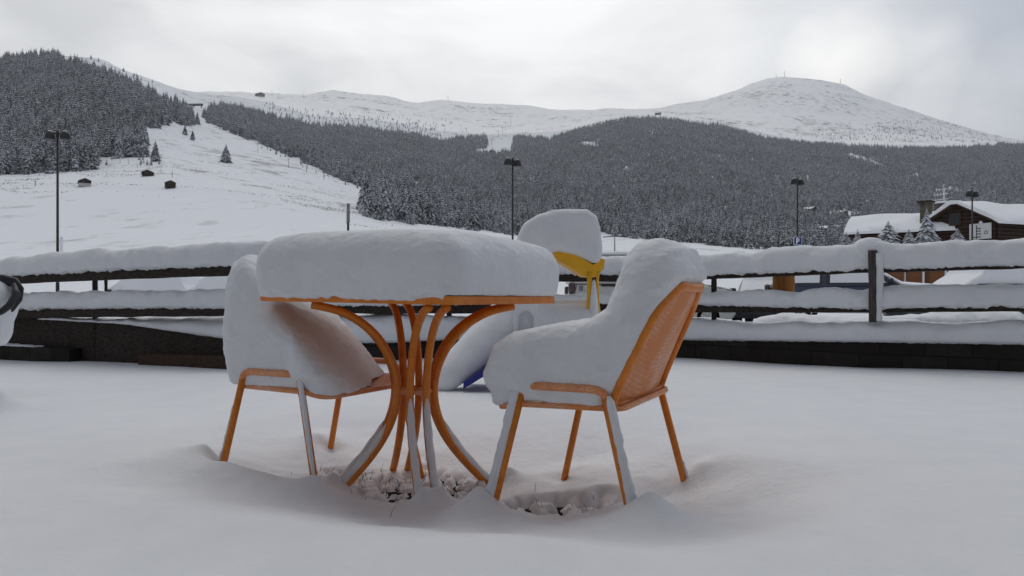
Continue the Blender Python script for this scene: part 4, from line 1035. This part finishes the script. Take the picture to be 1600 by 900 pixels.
def hut(px_, py_, wpx, label, rz, hr=.55, base=0, group='log huts on the meadow', wall='log_wood', pitch=24, snow=.14, win=()):
    Yq = find_Y(px_, py_, 100, 3000); g = on_ground(px_, Yq, .25); w = wpx/F*Yq*.9
    return house('log_hut', label, 'hut', g, rz-math.atan((px_-800)/F), w, w*.85, w*hr, pitch, M[wall], base, w*.09, snow, None, group, win)
hut(132, 291, 17, 'leftmost of three dark log huts on the white meadow, with a pale base', R(8), .45, .9, win=[(-.9, 2.0, 1.1, .7)])
hut(231, 275, 17, 'uppermost of three log huts on the meadow, low and broad', R(-6), .28, 0, win=[(-.8, 1.2, .8, .6)])
hut(266, 294, 15, 'rightmost of three log huts on the meadow, small and square', R(4), .5, 0, win=[(.0, 2.1, .9, .6)])
hut(1112, 381, 18, 'dark log hut at the forest foot behind the right fence', R(70), .28, 0, None)
hut(759, 239, 6, 'left of two tiny dark huts in the clearing below the ski run', R(10), .3, 0, None, 'log_wood')
hut(769, 239, 9, 'right of two tiny dark huts in the clearing below the ski run', R(-5), .3, 0, None, 'log_wood')
hut(1262, 334, 26, 'long wooden house with slanting snowy roof beside the tall lamp', R(66), .25, 0, None, 'log_wood', 18)
hut(1316, 337, 14, 'wooden house with a dark gable, upper left of two on the forest slope', R(60), .4, 0, None, 'log_wood', 20)
hut(1338, 338, 13, 'wooden house with a flat snowy roof, right of two on the forest slope', R(80), .3, 0, None, 'log_wood', 15)
hut(1295, 366, 38, 'dark house with a wide snowy roof among the trees left of the chalet', R(78), .24, 0, None, 'log_wood', 15)
hut(406, 151, 13, 'small stone station building on the ridge at the top of the lift', R(20), .3, 0, None, 'chimney_stone', 20, .1)
hut(1028, 171, 10, 'tiny dark building on the skyline at the foot of the white summit', R(80), .25, 0, None, 'chimney_stone', 20, .1)
# chalet on the right
CY = 58.0
c0 = W(1556, 372, CY); gd = np.array([-math.cos(R(66)), math.sin(R(66))]); ld = np.array([math.sin(R(66)), math.cos(R(66))])
w_, d_ = 6.0, 13.0
ctr = c0[:2]+gd*w_/2+ld*d_/2
eave = zpx(345, CY); gz = float(ground_at(1556, CY))-.3
rzc = math.atan2(ld[1], ld[0])-math.pi/2
ch = house('chalet', 'brown log chalet with a snowy gable roof and two chimneys on the right', 'house', (ctr[0], ctr[1], gz), rzc, w_, d_, eave-gz, 27, M['log_wood'], 0, .55, .30, None, None, [(-1.3, 2.6, 1.1, 1.1), (1.0, 2.0, .9, 1.2), (-.2, eave-gz+.4, .8, .8)])
def inch(p): 
    q = np.array(p)-np.array([ctr[0], ctr[1], gz]); ca, sa = math.cos(-rzc), math.sin(-rzc); return np.array([q[0]*ca-q[1]*sa, q[0]*sa+q[1]*ca, q[2]])
cm = MB(); pc = inch(W(1447, 334, 63.0)); cm.box((pc[0], pc[1], pc[2]-.6), (.72, .72, 2.8), .3, .04); cm.box((pc[0], pc[1], pc[2]+.85), (1.0, 1.0, .14), .3, .03); c_ = cm.build('chimney', M['chimney_stone'], ch); MB().box((pc[0], pc[1], pc[2]+.99), (1.1, 1.1, .12), .3, .03).build('cap', M['dark_wood'], c_)
cm = MB(); pc = inch(W(1470, 326, 65.5)); cm.box((pc[0], pc[1], pc[2]-.7), (.8, .8, 2.2), .3, .04); c_ = cm.build('chimney', M['chimney_stone'], ch)
b = MB(); b.box((pc[0], pc[1], pc[2]+.50), (1.35, 1.35, .16), .3, .05); b.build('snow', M['snow_far'], c_)
an = MB(); an.tube([(pc[0]+.3, pc[1], pc[2]+.4), (pc[0]+.3, pc[1], pc[2]+1.75)], .035, 6)
for i, zz in enumerate((.75, 1.2, 1.6)):
    an.tube([(pc[0]-.75+.2*i, pc[1]-.2, pc[2]+zz), (pc[0]+.55, pc[1]+.2, pc[2]+zz+.06)], .024, 6)
    for k in range(5): xk = pc[0]-.65+.2*i+.22*k; an.tube([(xk, pc[1]-.18+.07*k, pc[2]+zz-.12), (xk, pc[1]-.18+.07*k, pc[2]+zz+.14)], .016, 5)
an.build('antenna', M['sign_white'], ch)
hw = house('chalet', 'lower wing of the chalet with a broad white roof left of the gable', 'house', tuple(list(W(1416, 372, 66)[:2])+[float(ground_at(1416, 66))-.3]), R(56), 6.0, 7.6, zpx(361, 64)-float(ground_at(1416, 66))+.3, 24, M['log_wood'], 0, .5, .30, None, None, [], False)
# gauge board on the gable, right under the eave
bw, bh = 1.25, 1.35
bp_ = c0[:2]+gd*1.0-ld*.32
sg = thing('wall_sign', 'white board with a black tick scale on the gable wall of the chalet', 'sign', (bp_[0], bp_[1], zpx(360, CY)), rzc)
bd = MB(); bd.box((0, 0, 0), (1.75, .06, 1.2), 0, .02); bd.build('board', M['white_board'], sg)
mk = MB(); mk.box((-.28, -.035, -.05), (.055, .012, 1.08))
for i, zz in enumerate((.22, .02, -.2, -.44)): mk.box((-.28+.19, -.035, zz), (.32, .010, .075))
mk.box((-.28-.16, -.035, -.45), (.26, .010, .06))
mk.tube([(.48+.12*math.cos(q), -.035, -.12+.12*math.sin(q)) for q in np.linspace(0, 2*math.pi, 14, endpoint=False)], .022, 5, closed=True)
mk.build('scale_mark', M['iron'], sg); MB().lathe([(.02, -.06), (.14, -.03), (.13, .07), (.05, .14), (.01, .15)], (.05, 0, .64), 10).build('snow', M['snow_far'], sg, True)
# garden trees before the chalet
for i, (p, yb, hp, lab, wd_, yy) in enumerate(((1448, 382, 62, 'tall snow-laden conifer before the chalet, under its stone chimney', 1.75, 52), (1388, 384, 44, 'bushy snow-covered fir left of the tall conifer before the chalet', 2.6, 50), (1420, 384, 30, 'small rounded snowy shrub between the fir and the tall conifer', 2.2, 51),
        (1496, 384, 30, 'snow-bent low conifer before the gable of the chalet', 3.2, 50), (1340, 390, 36, 'snowy young conifer at the left corner of the chalet wing', 2.1, 47), (1322, 392, 34, 'leftmost snowy young conifer beside the chalet wing', 2.2, 49), (1365, 390, 22, 'short snowy conifer tucked below the chalet wing roof', 2.3, 48))):
    lone_tree(p, yb, hp*.9, lab, 'needle_heavy', 40+i, yy, wd_*.95)

# ------------------------------------------------------------------ lamps, poles, masts, signs
def lamp(px_, top, Yq, label, rz, hidden_y=None):
    g = on_ground(px_, Yq); ztop = zpx(top, Yq); h = ztop-g[2]
    t = thing('street_lamp', label, 'street lamp', g, rz, 'twin lamps of the car park')
    MB().tube([(0, 0, -.3), (0, 0, 1.2), (0, 0, 1.25), (0, 0, h-.25)], [.085, .085, .065, .05], 12).build('pole', M['iron'], t, True)
    MB().tube([(-.34, 0, h-.12), (0, 0, h-.06), (.34, 0, h-.12)], .035, 8).build('arm', M['iron'], t, True)
    MB().lathe([(.07, h-.3), (.075, h-.02), (.05, h+.06), (.02, h+.09)], (0, 0, 0), 10).build('cap', M['iron'], t, True)
    for s in (-1, 1):
        hd = MB().lathe([(.235, -.36), (.245, -.33), (.235, -.2), (.2, -.06), (.13, .02), (.05, .05), (.01, .055)], (s*.36, 0, h-.02), 16).build('lamp_head', M['iron'], t, 50)
        MB().lathe([(.01, .045), (.10, .04), (.09, .075), (.02, .09)], (s*.36, 0, h-.015), 10).build('snow', M['snow_far'], hd, True)
    return t
lamp(90, 206, 38, 'tall black twin street lamp standing left in the white meadow', R(5))
lamp(801, 249, 45, 'tall black twin street lamp rising behind the table and the slide', R(40))
lamp(1246, 280, 52, 'tall black twin street lamp above the blue parking sign', R(35))
lamp(1519, 299, 55, 'black twin street lamp in front of the chalet gable', R(30))
# plastered notice on the left lamp pole
pp = W(96, 383, 37.8); nb_ = thing('pole_notice', 'small snow-plastered plate on the pole of the left street lamp', 'notice', pp); MB().box((0, 0, 0), (.14, .03, .75), 0, .01).build('plate', M['steel'], nb_); MB().box((.02, -.03, .0), (.13, .03, .7), 0, .012).build('snow', M['snow_far'], nb_)
ps = thing('parking_sign', 'blue square parking sign with a white P above the right fence', 'sign', on_ground(1246.5, 49)); hz = zpx(376.5, 49)-ps.location[2]
MB().tube([(0, .05, -.2), (0, .05, hz+.25)], .035, 8).build('post', M['steel'], ps, True)
MB().box((0, 0, hz), (.52, .03, .52), 0, .01).build('plate', M['sign_white'], ps)
MB().box((0, -.018, hz), (.47, .012, .47), 0, .004).build('panel', M['sign_blue'], ps)
a = MB(); a.box((-.075, -.028, hz), (.065, .012, .36))
n = 14; V = []
for r_ in (.055, .118):
    for k in range(n): q = R(90-180*k/(n-1)); V.append((-.02+r_*math.cos(q), -.033, hz+.062+r_*math.sin(q)))
    for k in range(n): q = R(90-180*k/(n-1)); V.append((-.02+r_*math.cos(q), -.024, hz+.062+r_*math.sin(q)))
Fs = []
for k in range(n-1): Fs += [(k, k+1, 2*n+k+1, 2*n+k), (2*n+k, 2*n+k+1, 3*n+k+1, 3*n+k), (k, n+k, n+k+1, k+1)]
a.add(V, Fs); a.box((-.032, -.0285, hz+.149), (.03, .011, .062)); a.box((-.032, -.0285, hz-.025), (.03, .011, .062)); a.build('letter', M['sign_white'], ps)
sp = W(544, 356, 60); pl = thing('marker_pole', 'short snow-plastered post standing in the meadow behind the table', 'pole', on_ground(544, 60)); hh = zpx(318, 60)-pl.location[2]
MB().box((0, 0, hh/2), (.16, .14, hh), 0, .02).build('post', M['iron'], pl); MB().box((.03, -.075, hh-.75), (.24, .06, 1.5), 0, .025).build('plate', M['steel'], pl); MB().box((-.12, -.03, hh-.8), (.07, .12, 1.6), 0, .03).build('snow', M['snow_far'], pl)
# ski lift pylons, masts, stakes
def pylon(px_, top, bot, label, arm=.45, group=None, cat='pylon', Y=None, rad=None, name='lift_pylon'):
    Yq = Y or find_Y(px_, bot, 60, 4250) or 4195.; g = on_ground(px_, Yq); h = zpx(top, Yq)-g[2]; t = thing(name, label, cat, g, 0, group)
    r = rad or max(.12, Yq*.00030)
    MB().tube([(0, 0, -.4), (0, 0, h)], [r, r*.7], 7).build('mast', M['steel'] if cat == 'pylon' else M['iron'], t, True)
    if arm: MB().tube([(-arm*h*.5, 0, h*.97), (0, 0, h), (arm*h*.5, 0, h*.97)], r*.7, 6).build('crossarm', M['iron'], t, True)
    return t
gp = 'pylons of the lift above the forest gap'
for px_, a_, b_, lab in ((798, 182, 195, 'uppermost lift pylon on the white slope above the forest gap'), (790, 191, 203, 'second highest lift pylon above the forest gap'), (785, 199, 210, 'third lift pylon from the top above the forest gap'), (778.5, 206, 215, 'fourth lift pylon from the top, in the mouth of the forest gap'), (768, 217, 226, 'lowest lift pylon in the forest gap, beside the clearing')):
    pylon(px_, a_, b_, lab, .7, gp, rad=.55)
gp = 'pylons of the lift on the left ski slope'
for px_, a_, b_, lab in ((403, 225, 239, 'highest lift pylon beside the forest on the left ski slope'), (451, 248, 262, 'second lift pylon down the left ski slope'), (479, 259, 270, 'third lift pylon down the left ski slope'), (506, 269, 281, 'lowest lift pylon on the left ski slope')):
    pylon(px_, a_, b_, lab, .35, gp, rad=.22)
gp = 'pylons along the ridge left of the centre'
for px_, a_, b_, lab in ((425, 142, 151, 'left pylon on the ridge beside the station building'), (435, 146, 154, 'middle pylon on the ridge right of the station building'), (474, 145, 155, 'right pylon of the three on the ridge by the station building')): pylon(px_, a_, b_, lab, .6, gp, rad=.5)
pylon(960.5, 369, 391, 'grey T-shaped pylon in the meadow behind the slide', .75, Y=170, rad=.16)
pylon(55, 283, 291, 'small T-shaped post in the meadow near the left edge', .6, rad=.2)
for px_, a_, b_, lab in ((63.5, 75, 92, 'thin mast rising from the top of the left forested hill'), (700, 149, 157.5, 'thin mast on a low white hilltop near the centre of the skyline'), (1226, 111, 122, 'tallest mast on the top of the white summit'), (1213, 117.5, 122.5, 'short mast left of the tall one on the white summit'), (1313, 122, 133, 'mast on the right shoulder of the white summit')):
    pylon(px_, a_, b_, lab, 0, None, 'mast', Y=1090 if px_ < 100 else 4190, rad=.5 if px_ < 100 else 1.3, name='radio_mast')
for px_, a_, b_ in ((187.5, 249, 256), (201, 249, 257), (214.5, 255, 263), (233, 257, 266), (251.5, 263, 272), (269.5, 266, 278)):
    pylon(px_, a_, b_, 'thin stake of the line of stakes on the meadow around the upper hut', 0, 'stakes on the meadow', 'stake', rad=.11, name='wooden_stake')
# dark snow barrier across the head of the left slope
Yq = find_Y(303, 168, 600, 2500) or 1300; g = on_ground(303, Yq); t = thing('piste_bridge', 'dark wooden bridge crossing the head of the white slope between the forests', 'bridge', g, R(-4))
MB().box((0, 0, 4.5), (31, 3, 3.4), 0, .2).build('deck', M['grey_wood'], t)
for s in (-13, 0, 13): MB().box((s, 0, 1.0), (1.0, 1.5, 4.6)).build('post', M['dark_wood'], t)
MB().box((0, 0, 6.4), (31, 3.2, .4), 0, .15).build('snow', M['snow_far'], t)

# ------------------------------------------------------------------ cars
LOT = CH-.95
def car(label, cx, cy, rz, paint, L=4.1, Wd=1.72, belt=.92, roof=1.46, hood=.95, kind='car', snow=1.0, bury=False, dz=0, wsnow=False, group='parked cars beyond the fence'):
    t = thing('parked_van' if kind == 'van' else 'parked_car', label, 'van' if kind == 'van' else 'car', (cx, cy, LOT+dz), rz, group)
    x0, x1 = -L/2, L/2; nose = x1-1.0 if kind == 'car' else x1-.95
    # body: side outline lofted over the width with tucked edges
    prof = [(x0, .35), (x0+.05, .25), (x1-.1, .25), (x1, .38), (x1-.02, .62), (x1-.12, hood-.12), (nose, belt), (x0+.1, belt+.02), (x0, .75)]
    a = MB(); ny = 7; V = []
    for q in np.linspace(-1, 1, ny):
        k = 1-.10*abs(q)**6
        for x, z in prof: V.append((x*(1-.05*abs(q)**4), q*Wd/2, .58+(z-.58)*k))
    n = len(prof); a.add(V, [(j*n+i, (j+1)*n+i, (j+1)*n+(i+1) % n, j*n+(i+1) % n) for j in range(ny-1) for i in range(n)]+[tuple(range(n)), tuple((ny-1)*n+i for i in range(n-1, -1, -1))]); a.build('body', paint, t, 35)
    # cabin
    if kind == 'van': gh = [(x0+.02, belt), (x0+.10, roof-.1), (x0+.3, roof), (nose-.95, roof), (nose-.7, roof-.06), (nose+.02, belt)]
    else: gh = [(x0+.30, belt), (x0+.62, roof-.06), (x0+.9, roof), (nose-.95, roof), (nose-.75, roof-.04), (nose+.0, belt)]
    a = MB(); V = []
    for q in (-1, -.9, 0, .9, 1):
        for x, z in gh: f = (z-belt)/(roof-belt); V.append((x, q*(Wd/2-.04-.13*f), z-.01-.03*abs(q)**4*f))
    n = len(gh); a.add(V, [(j*n+i, (j+1)*n+i, (j+1)*n+(i+1) % n, j*n+(i+1) % n) for j in range(4) for i in range(n)]+[tuple(range(n)), tuple(4*n+i for i in range(n-1, -1, -1))]); a.build('cabin', paint, t, 35)
    def side(xa, xb, sl0, sl1, z0, z1):
        for s in (-1, 1):
            b = MB(); P = []
            for x, z in ((xa, z0), (xb, z0), (xb-sl1*(z1-z0), z1), (xa+sl0*(z1-z0), z1)): f = (z-belt)/(roof-belt); P.append((x, s*(Wd/2-.04-.13*f+.012), z))
            b.add(P, [(0, 1, 2, 3)]); wi = b.build('window', M['glass'], t)
            if wsnow:
                c_ = np.array(P); m_ = c_.mean(0); Q = m_+(c_-m_)*.86; Q[:, 1] += s*.008; b = MB(); b.add([tuple(q)+() for q in Q]+[tuple(q+np.array([0, s*.02, 0])) for q in m_+(c_-m_)*.80], [(0, 1, 5, 4), (1, 2, 6, 5), (2, 3, 7, 6), (3, 0, 4, 7), (4, 5, 6, 7)]); b.build('snow', M['snow_far'], wi)
    z0, z1 = belt+.04, roof-.12
    if kind == 'van': side(nose-.85, nose-.12, .05, .95, z0, z1); side(x0+.5, x0+1.6, .05, .05, z0+.5, z1+.0) if False else None
    else: side(x0+.55, x0+1.35, .5, .0, z0, z1); side(x0+1.45, nose-.2, .0, 1.15, z0, z1)
    b = MB(); f1 = .93
    b.add([(nose+.0, -Wd/2+.16, belt+.05), (nose+.0, Wd/2-.16, belt+.05), (nose-.68, Wd/2-.24, roof-.09), (nose-.68, -Wd/2+.24, roof-.09)], [(0, 1, 2, 3)]); b.build('windscreen', M['glass'], t)
    if kind == 'car':
        b = MB(); b.add([(x0+.30, -Wd/2+.18, belt+.07), (x0+.30, Wd/2-.18, belt+.07), (x0+.58, Wd/2-.25, roof-.12), (x0+.58, -Wd/2+.25, roof-.12)], [(0, 1, 2, 3)]); b.build('rear_window', M['glass'], t)
    for x in (x0+.78, x1-.82):
        for s in (-1, 1):
            c = (x, s*(Wd/2-.10), .31); b = MB(); ring = [(.20, -.10), (.30, -.10), (.315, -.07), (.315, .07), (.30, .10), (.20, .10)]
            m_ = 20; V = [(c[0]+r*math.cos(2*math.pi*k/m_), c[1]+y, c[2]+r*math.sin(2*math.pi*k/m_)) for r, y in ring for k in range(m_)]
            b.add(V, [(i*m_+k, i*m_+(k+1) % m_, ((i+1) % 6)*m_+(k+1) % m_, ((i+1) % 6)*m_+k) for i in range(6) for k in range(m_)]); wh = b.build('wheel', M['rubber'], t, 40)
            b = MB()
            for k in range(5): q = 2*math.pi*k/5; b.tube([(c[0], c[1]+s*.08, c[2]), (c[0]+.2*math.cos(q), c[1]+s*.085, c[2]+.2*math.sin(q))], .025, 6)
            b.tube([(c[0]+.2*math.cos(q), c[1]+s*.08, c[2]+.2*math.sin(q)) for q in np.linspace(0, 6.28, 20, endpoint=False)], .02, 6, closed=True); b.build('rim', M['rim'], wh)
    for s in (-1, 1):
        MB().box((x1-.07, s*(Wd/2-.28), .68), (.12, .34, .15), 0, .03).build('headlight', M['lamp_clear'], t)
        MB().box((x0+.04, s*(Wd/2-.16), .86 if kind == 'car' else 1.02), (.12, .2, .22), 0, .03).build('tail_light', M['lamp_red'], t)
        mr = MB(); mr.box((nose-.22, s*(Wd/2+.09), belt+.10), (.12, .2, .14), 0, .04); mr.build('mirror', M['black_plastic'], t)
    # snow: roof and bonnet
    def sd_(X, Y, Z):
        w = Wd/2-(.15 if not bury else .02)
        zr = np.interp(X, [g_[0] for g_ in gh], [g_[1] for g_ in gh]); zr = np.where((X > nose), np.interp(X, [nose, x1-.12, x1], [belt, hood-.12, .6]), zr); zr = np.where(X < gh[0][0], belt, zr)
        onroof = sstep(0, .1, X-(gh[0][0]+.15))*(1-sstep(0, .1, X-(nose-.6)))
        thick = .24*snow*(onroof+(1-onroof)*(.55 if bury else .42))+.03*fbm(X*2+cx, Y*2, o=3)
        d = np.maximum(Z-zr-thick, (zr-.03 if not bury else np.minimum(zr-.03, bury))-Z)
        d = smax(d, np.abs(Y)-w-.05*(1-onroof), .12); d = smax(d, np.abs(X)-L/2+.05, .12)
        return d*.7
    snow_sdf('snow', sd_, (x0-.1, -Wd/2-.1, .6), (x1+.1, Wd/2+.1, roof+.45), .05, M['snow_far'], t)
    return t
vx = lambda p, Y: (p-800)/F*Y
van = car('white panel van parked side-on beyond the right fence', (vx(890, 20)+vx(1156, 20))/2, 20.9, 0, M['white_paint'], 4.43, 1.8, 1.20, 1.97, 1.14, 'van', .3)
b = MB(); b.box((-.8, -.905, 1.14), (1.2, .03, .045), 0, .01); b.build('door_rail', M['iron'], van); b = MB(); b.box((-1.92, -.905, 1.07), (.11, .02, .14), 0, .02); b.build('fuel_flap', M['steel'], van)
b = MB(); b.box((-2.16, -.86, 1.10), (.17, .12, .24), 0, .03); b.build('tail_lamp_cluster', M['lamp_red'], van)
car('dark grey hatchback with a snowy windscreen, nose toward the fence right of the van', vx(1212, 22), 22.5, R(-115), M['dark_paint'], 4.0, 1.7, .92, 1.45, .95, 'car', .7)
car('slate blue car with snow-covered windows beside the grey fence post', vx(1345, 19), 19.3, R(-28), M['blue_paint'], 4.1, 1.7, .93, 1.46, .97, 'car', .8, False, .2, True)
car('car wholly buried in snow right of the grey fence post', vx(1570, 17), 17.6, R(176), M['dark_paint'], 4.1, 1.72, .92, 1.42, .95, 'car', 1.15, 1.14)
car('low snow-buried car with a rounded roof behind the left chair', vx(352, 22), 22.2, R(170), M['dark_paint'], 4.0, 1.7, .78, 1.18, .82, 'car', 1.2, .70)
car('snow-buried silver car far left beyond the fence', vx(225, 27), 27.3, R(178), M['silver_paint'], 4.2, 1.7, .9, 1.44, .95, 'car', 1.0, .8)
for i, p in enumerate((1396, 1424, 1459)):
    g = W(p, 429, 30); t = thing('wooden_planter', ['leftmost of three brown timber planters in the snow beyond the grey post', 'middle of three brown timber planters beyond the grey post', 'rightmost of three brown timber planters beyond the grey post'][i], 'planter', (g[0], g[1], float(ground_at(p, 30))), 0, 'timber planters')
    hz_ = g[2]+.18-t.location[2]
    MB().box((0, 0, hz_/2), (.58, .5, hz_), 0, .02).build('box', M['plank_wood'], t); MB().box((0, 0, hz_+.08), (.7, .6, .16), 0, .06).build('snow', M['snow_far'], t)
    MB().box((.39, -.1, hz_*.5), (.1, .12, hz_*1.02), 0, .02).build('post', M['snow_far'], t)
# snow thrown up along the far side of the wall
a = MB(); a.add(*loft_snow(1120, 1640, [(1120, 500), (1165, 493), (1200, 497), (1290, 500), (1350, 500), (1420, 494), (1470, 488), (1540, 486), (1640, 488)], [(1120, 520), (1640, 520)], .5, .55, crumb=.03)); o = a.build('snow_bank', M['snow'], None, True); tag(o, 'lumpy ploughed snow piled behind the right wall cap', 'snow bank', kind='stuff')

# ------------------------------------------------------------------ unseen house added behind the camera to shade the near snow
hb = thing('shade_house', 'tall pale guest house standing behind the terrace with a deep roof overhang', 'building', (0, -2.1, 0))
a = MB(); a.box((0, -5, 5.2), (26, 10, 10.6)); a.build('wall', M['pale_wall'], hb)
a = MB(); a.box((0, -4.3, 10.75), (27.5, 12.6, .35), 0, .05); ro = a.build('roof', M['brown_wood'], hb); MB().box((0, -4.3, 11.15), (27.5, 12.6, .45), 0, .12).build('snow', M['snow_far'], ro)
for x in (-8, -4, 4, 8):
    for zz in (1.6, 5.6):
        wf = MB(); wf.box((x, .04, zz), (1.3, .08, 1.4)); f_ = wf.build('window', M['brown_wood'], hb); MB().box((x, .09, zz), (1.1, .03, 1.2)).build('pane', M['glass'], f_)
MB().box((0, .06, 1.1), (1.1, .1, 2.2)).build('door', M['dark_wood'], hb)
a = MB(); a.box((0, .55, 3.6), (22, 1.1, .2), 0, .03); a.box((0, 1.06, 4.6), (22, .06, .1)); a.build('balcony', M['brown_wood'], hb)

# ------------------------------------------------------------------ air
HAZE = 0.00011
mb = MB(); mb.box((0, 2500, 617), (14200, 7000, 1250)); o = mb.build('haze', None); o.data.materials.clear()
hm = bpy.data.materials.new('valley_haze'); hm.use_nodes = True; ht = hm.node_tree; ht.nodes.clear(); ho = ht.nodes.new('ShaderNodeOutputMaterial'); hv = ht.nodes.new('ShaderNodeVolumePrincipled')
hv.inputs['Color'].default_value = (.86, .91, 1, 1); hv.inputs['Density'].default_value = HAZE; hv.inputs['Anisotropy'].default_value = .65; ht.links.new(hv.outputs[0], ho.inputs['Volume']); o.data.materials.append(hm)
tag(o, 'thin cold valley haze between the terrace and the mountains', 'haze', kind='stuff')
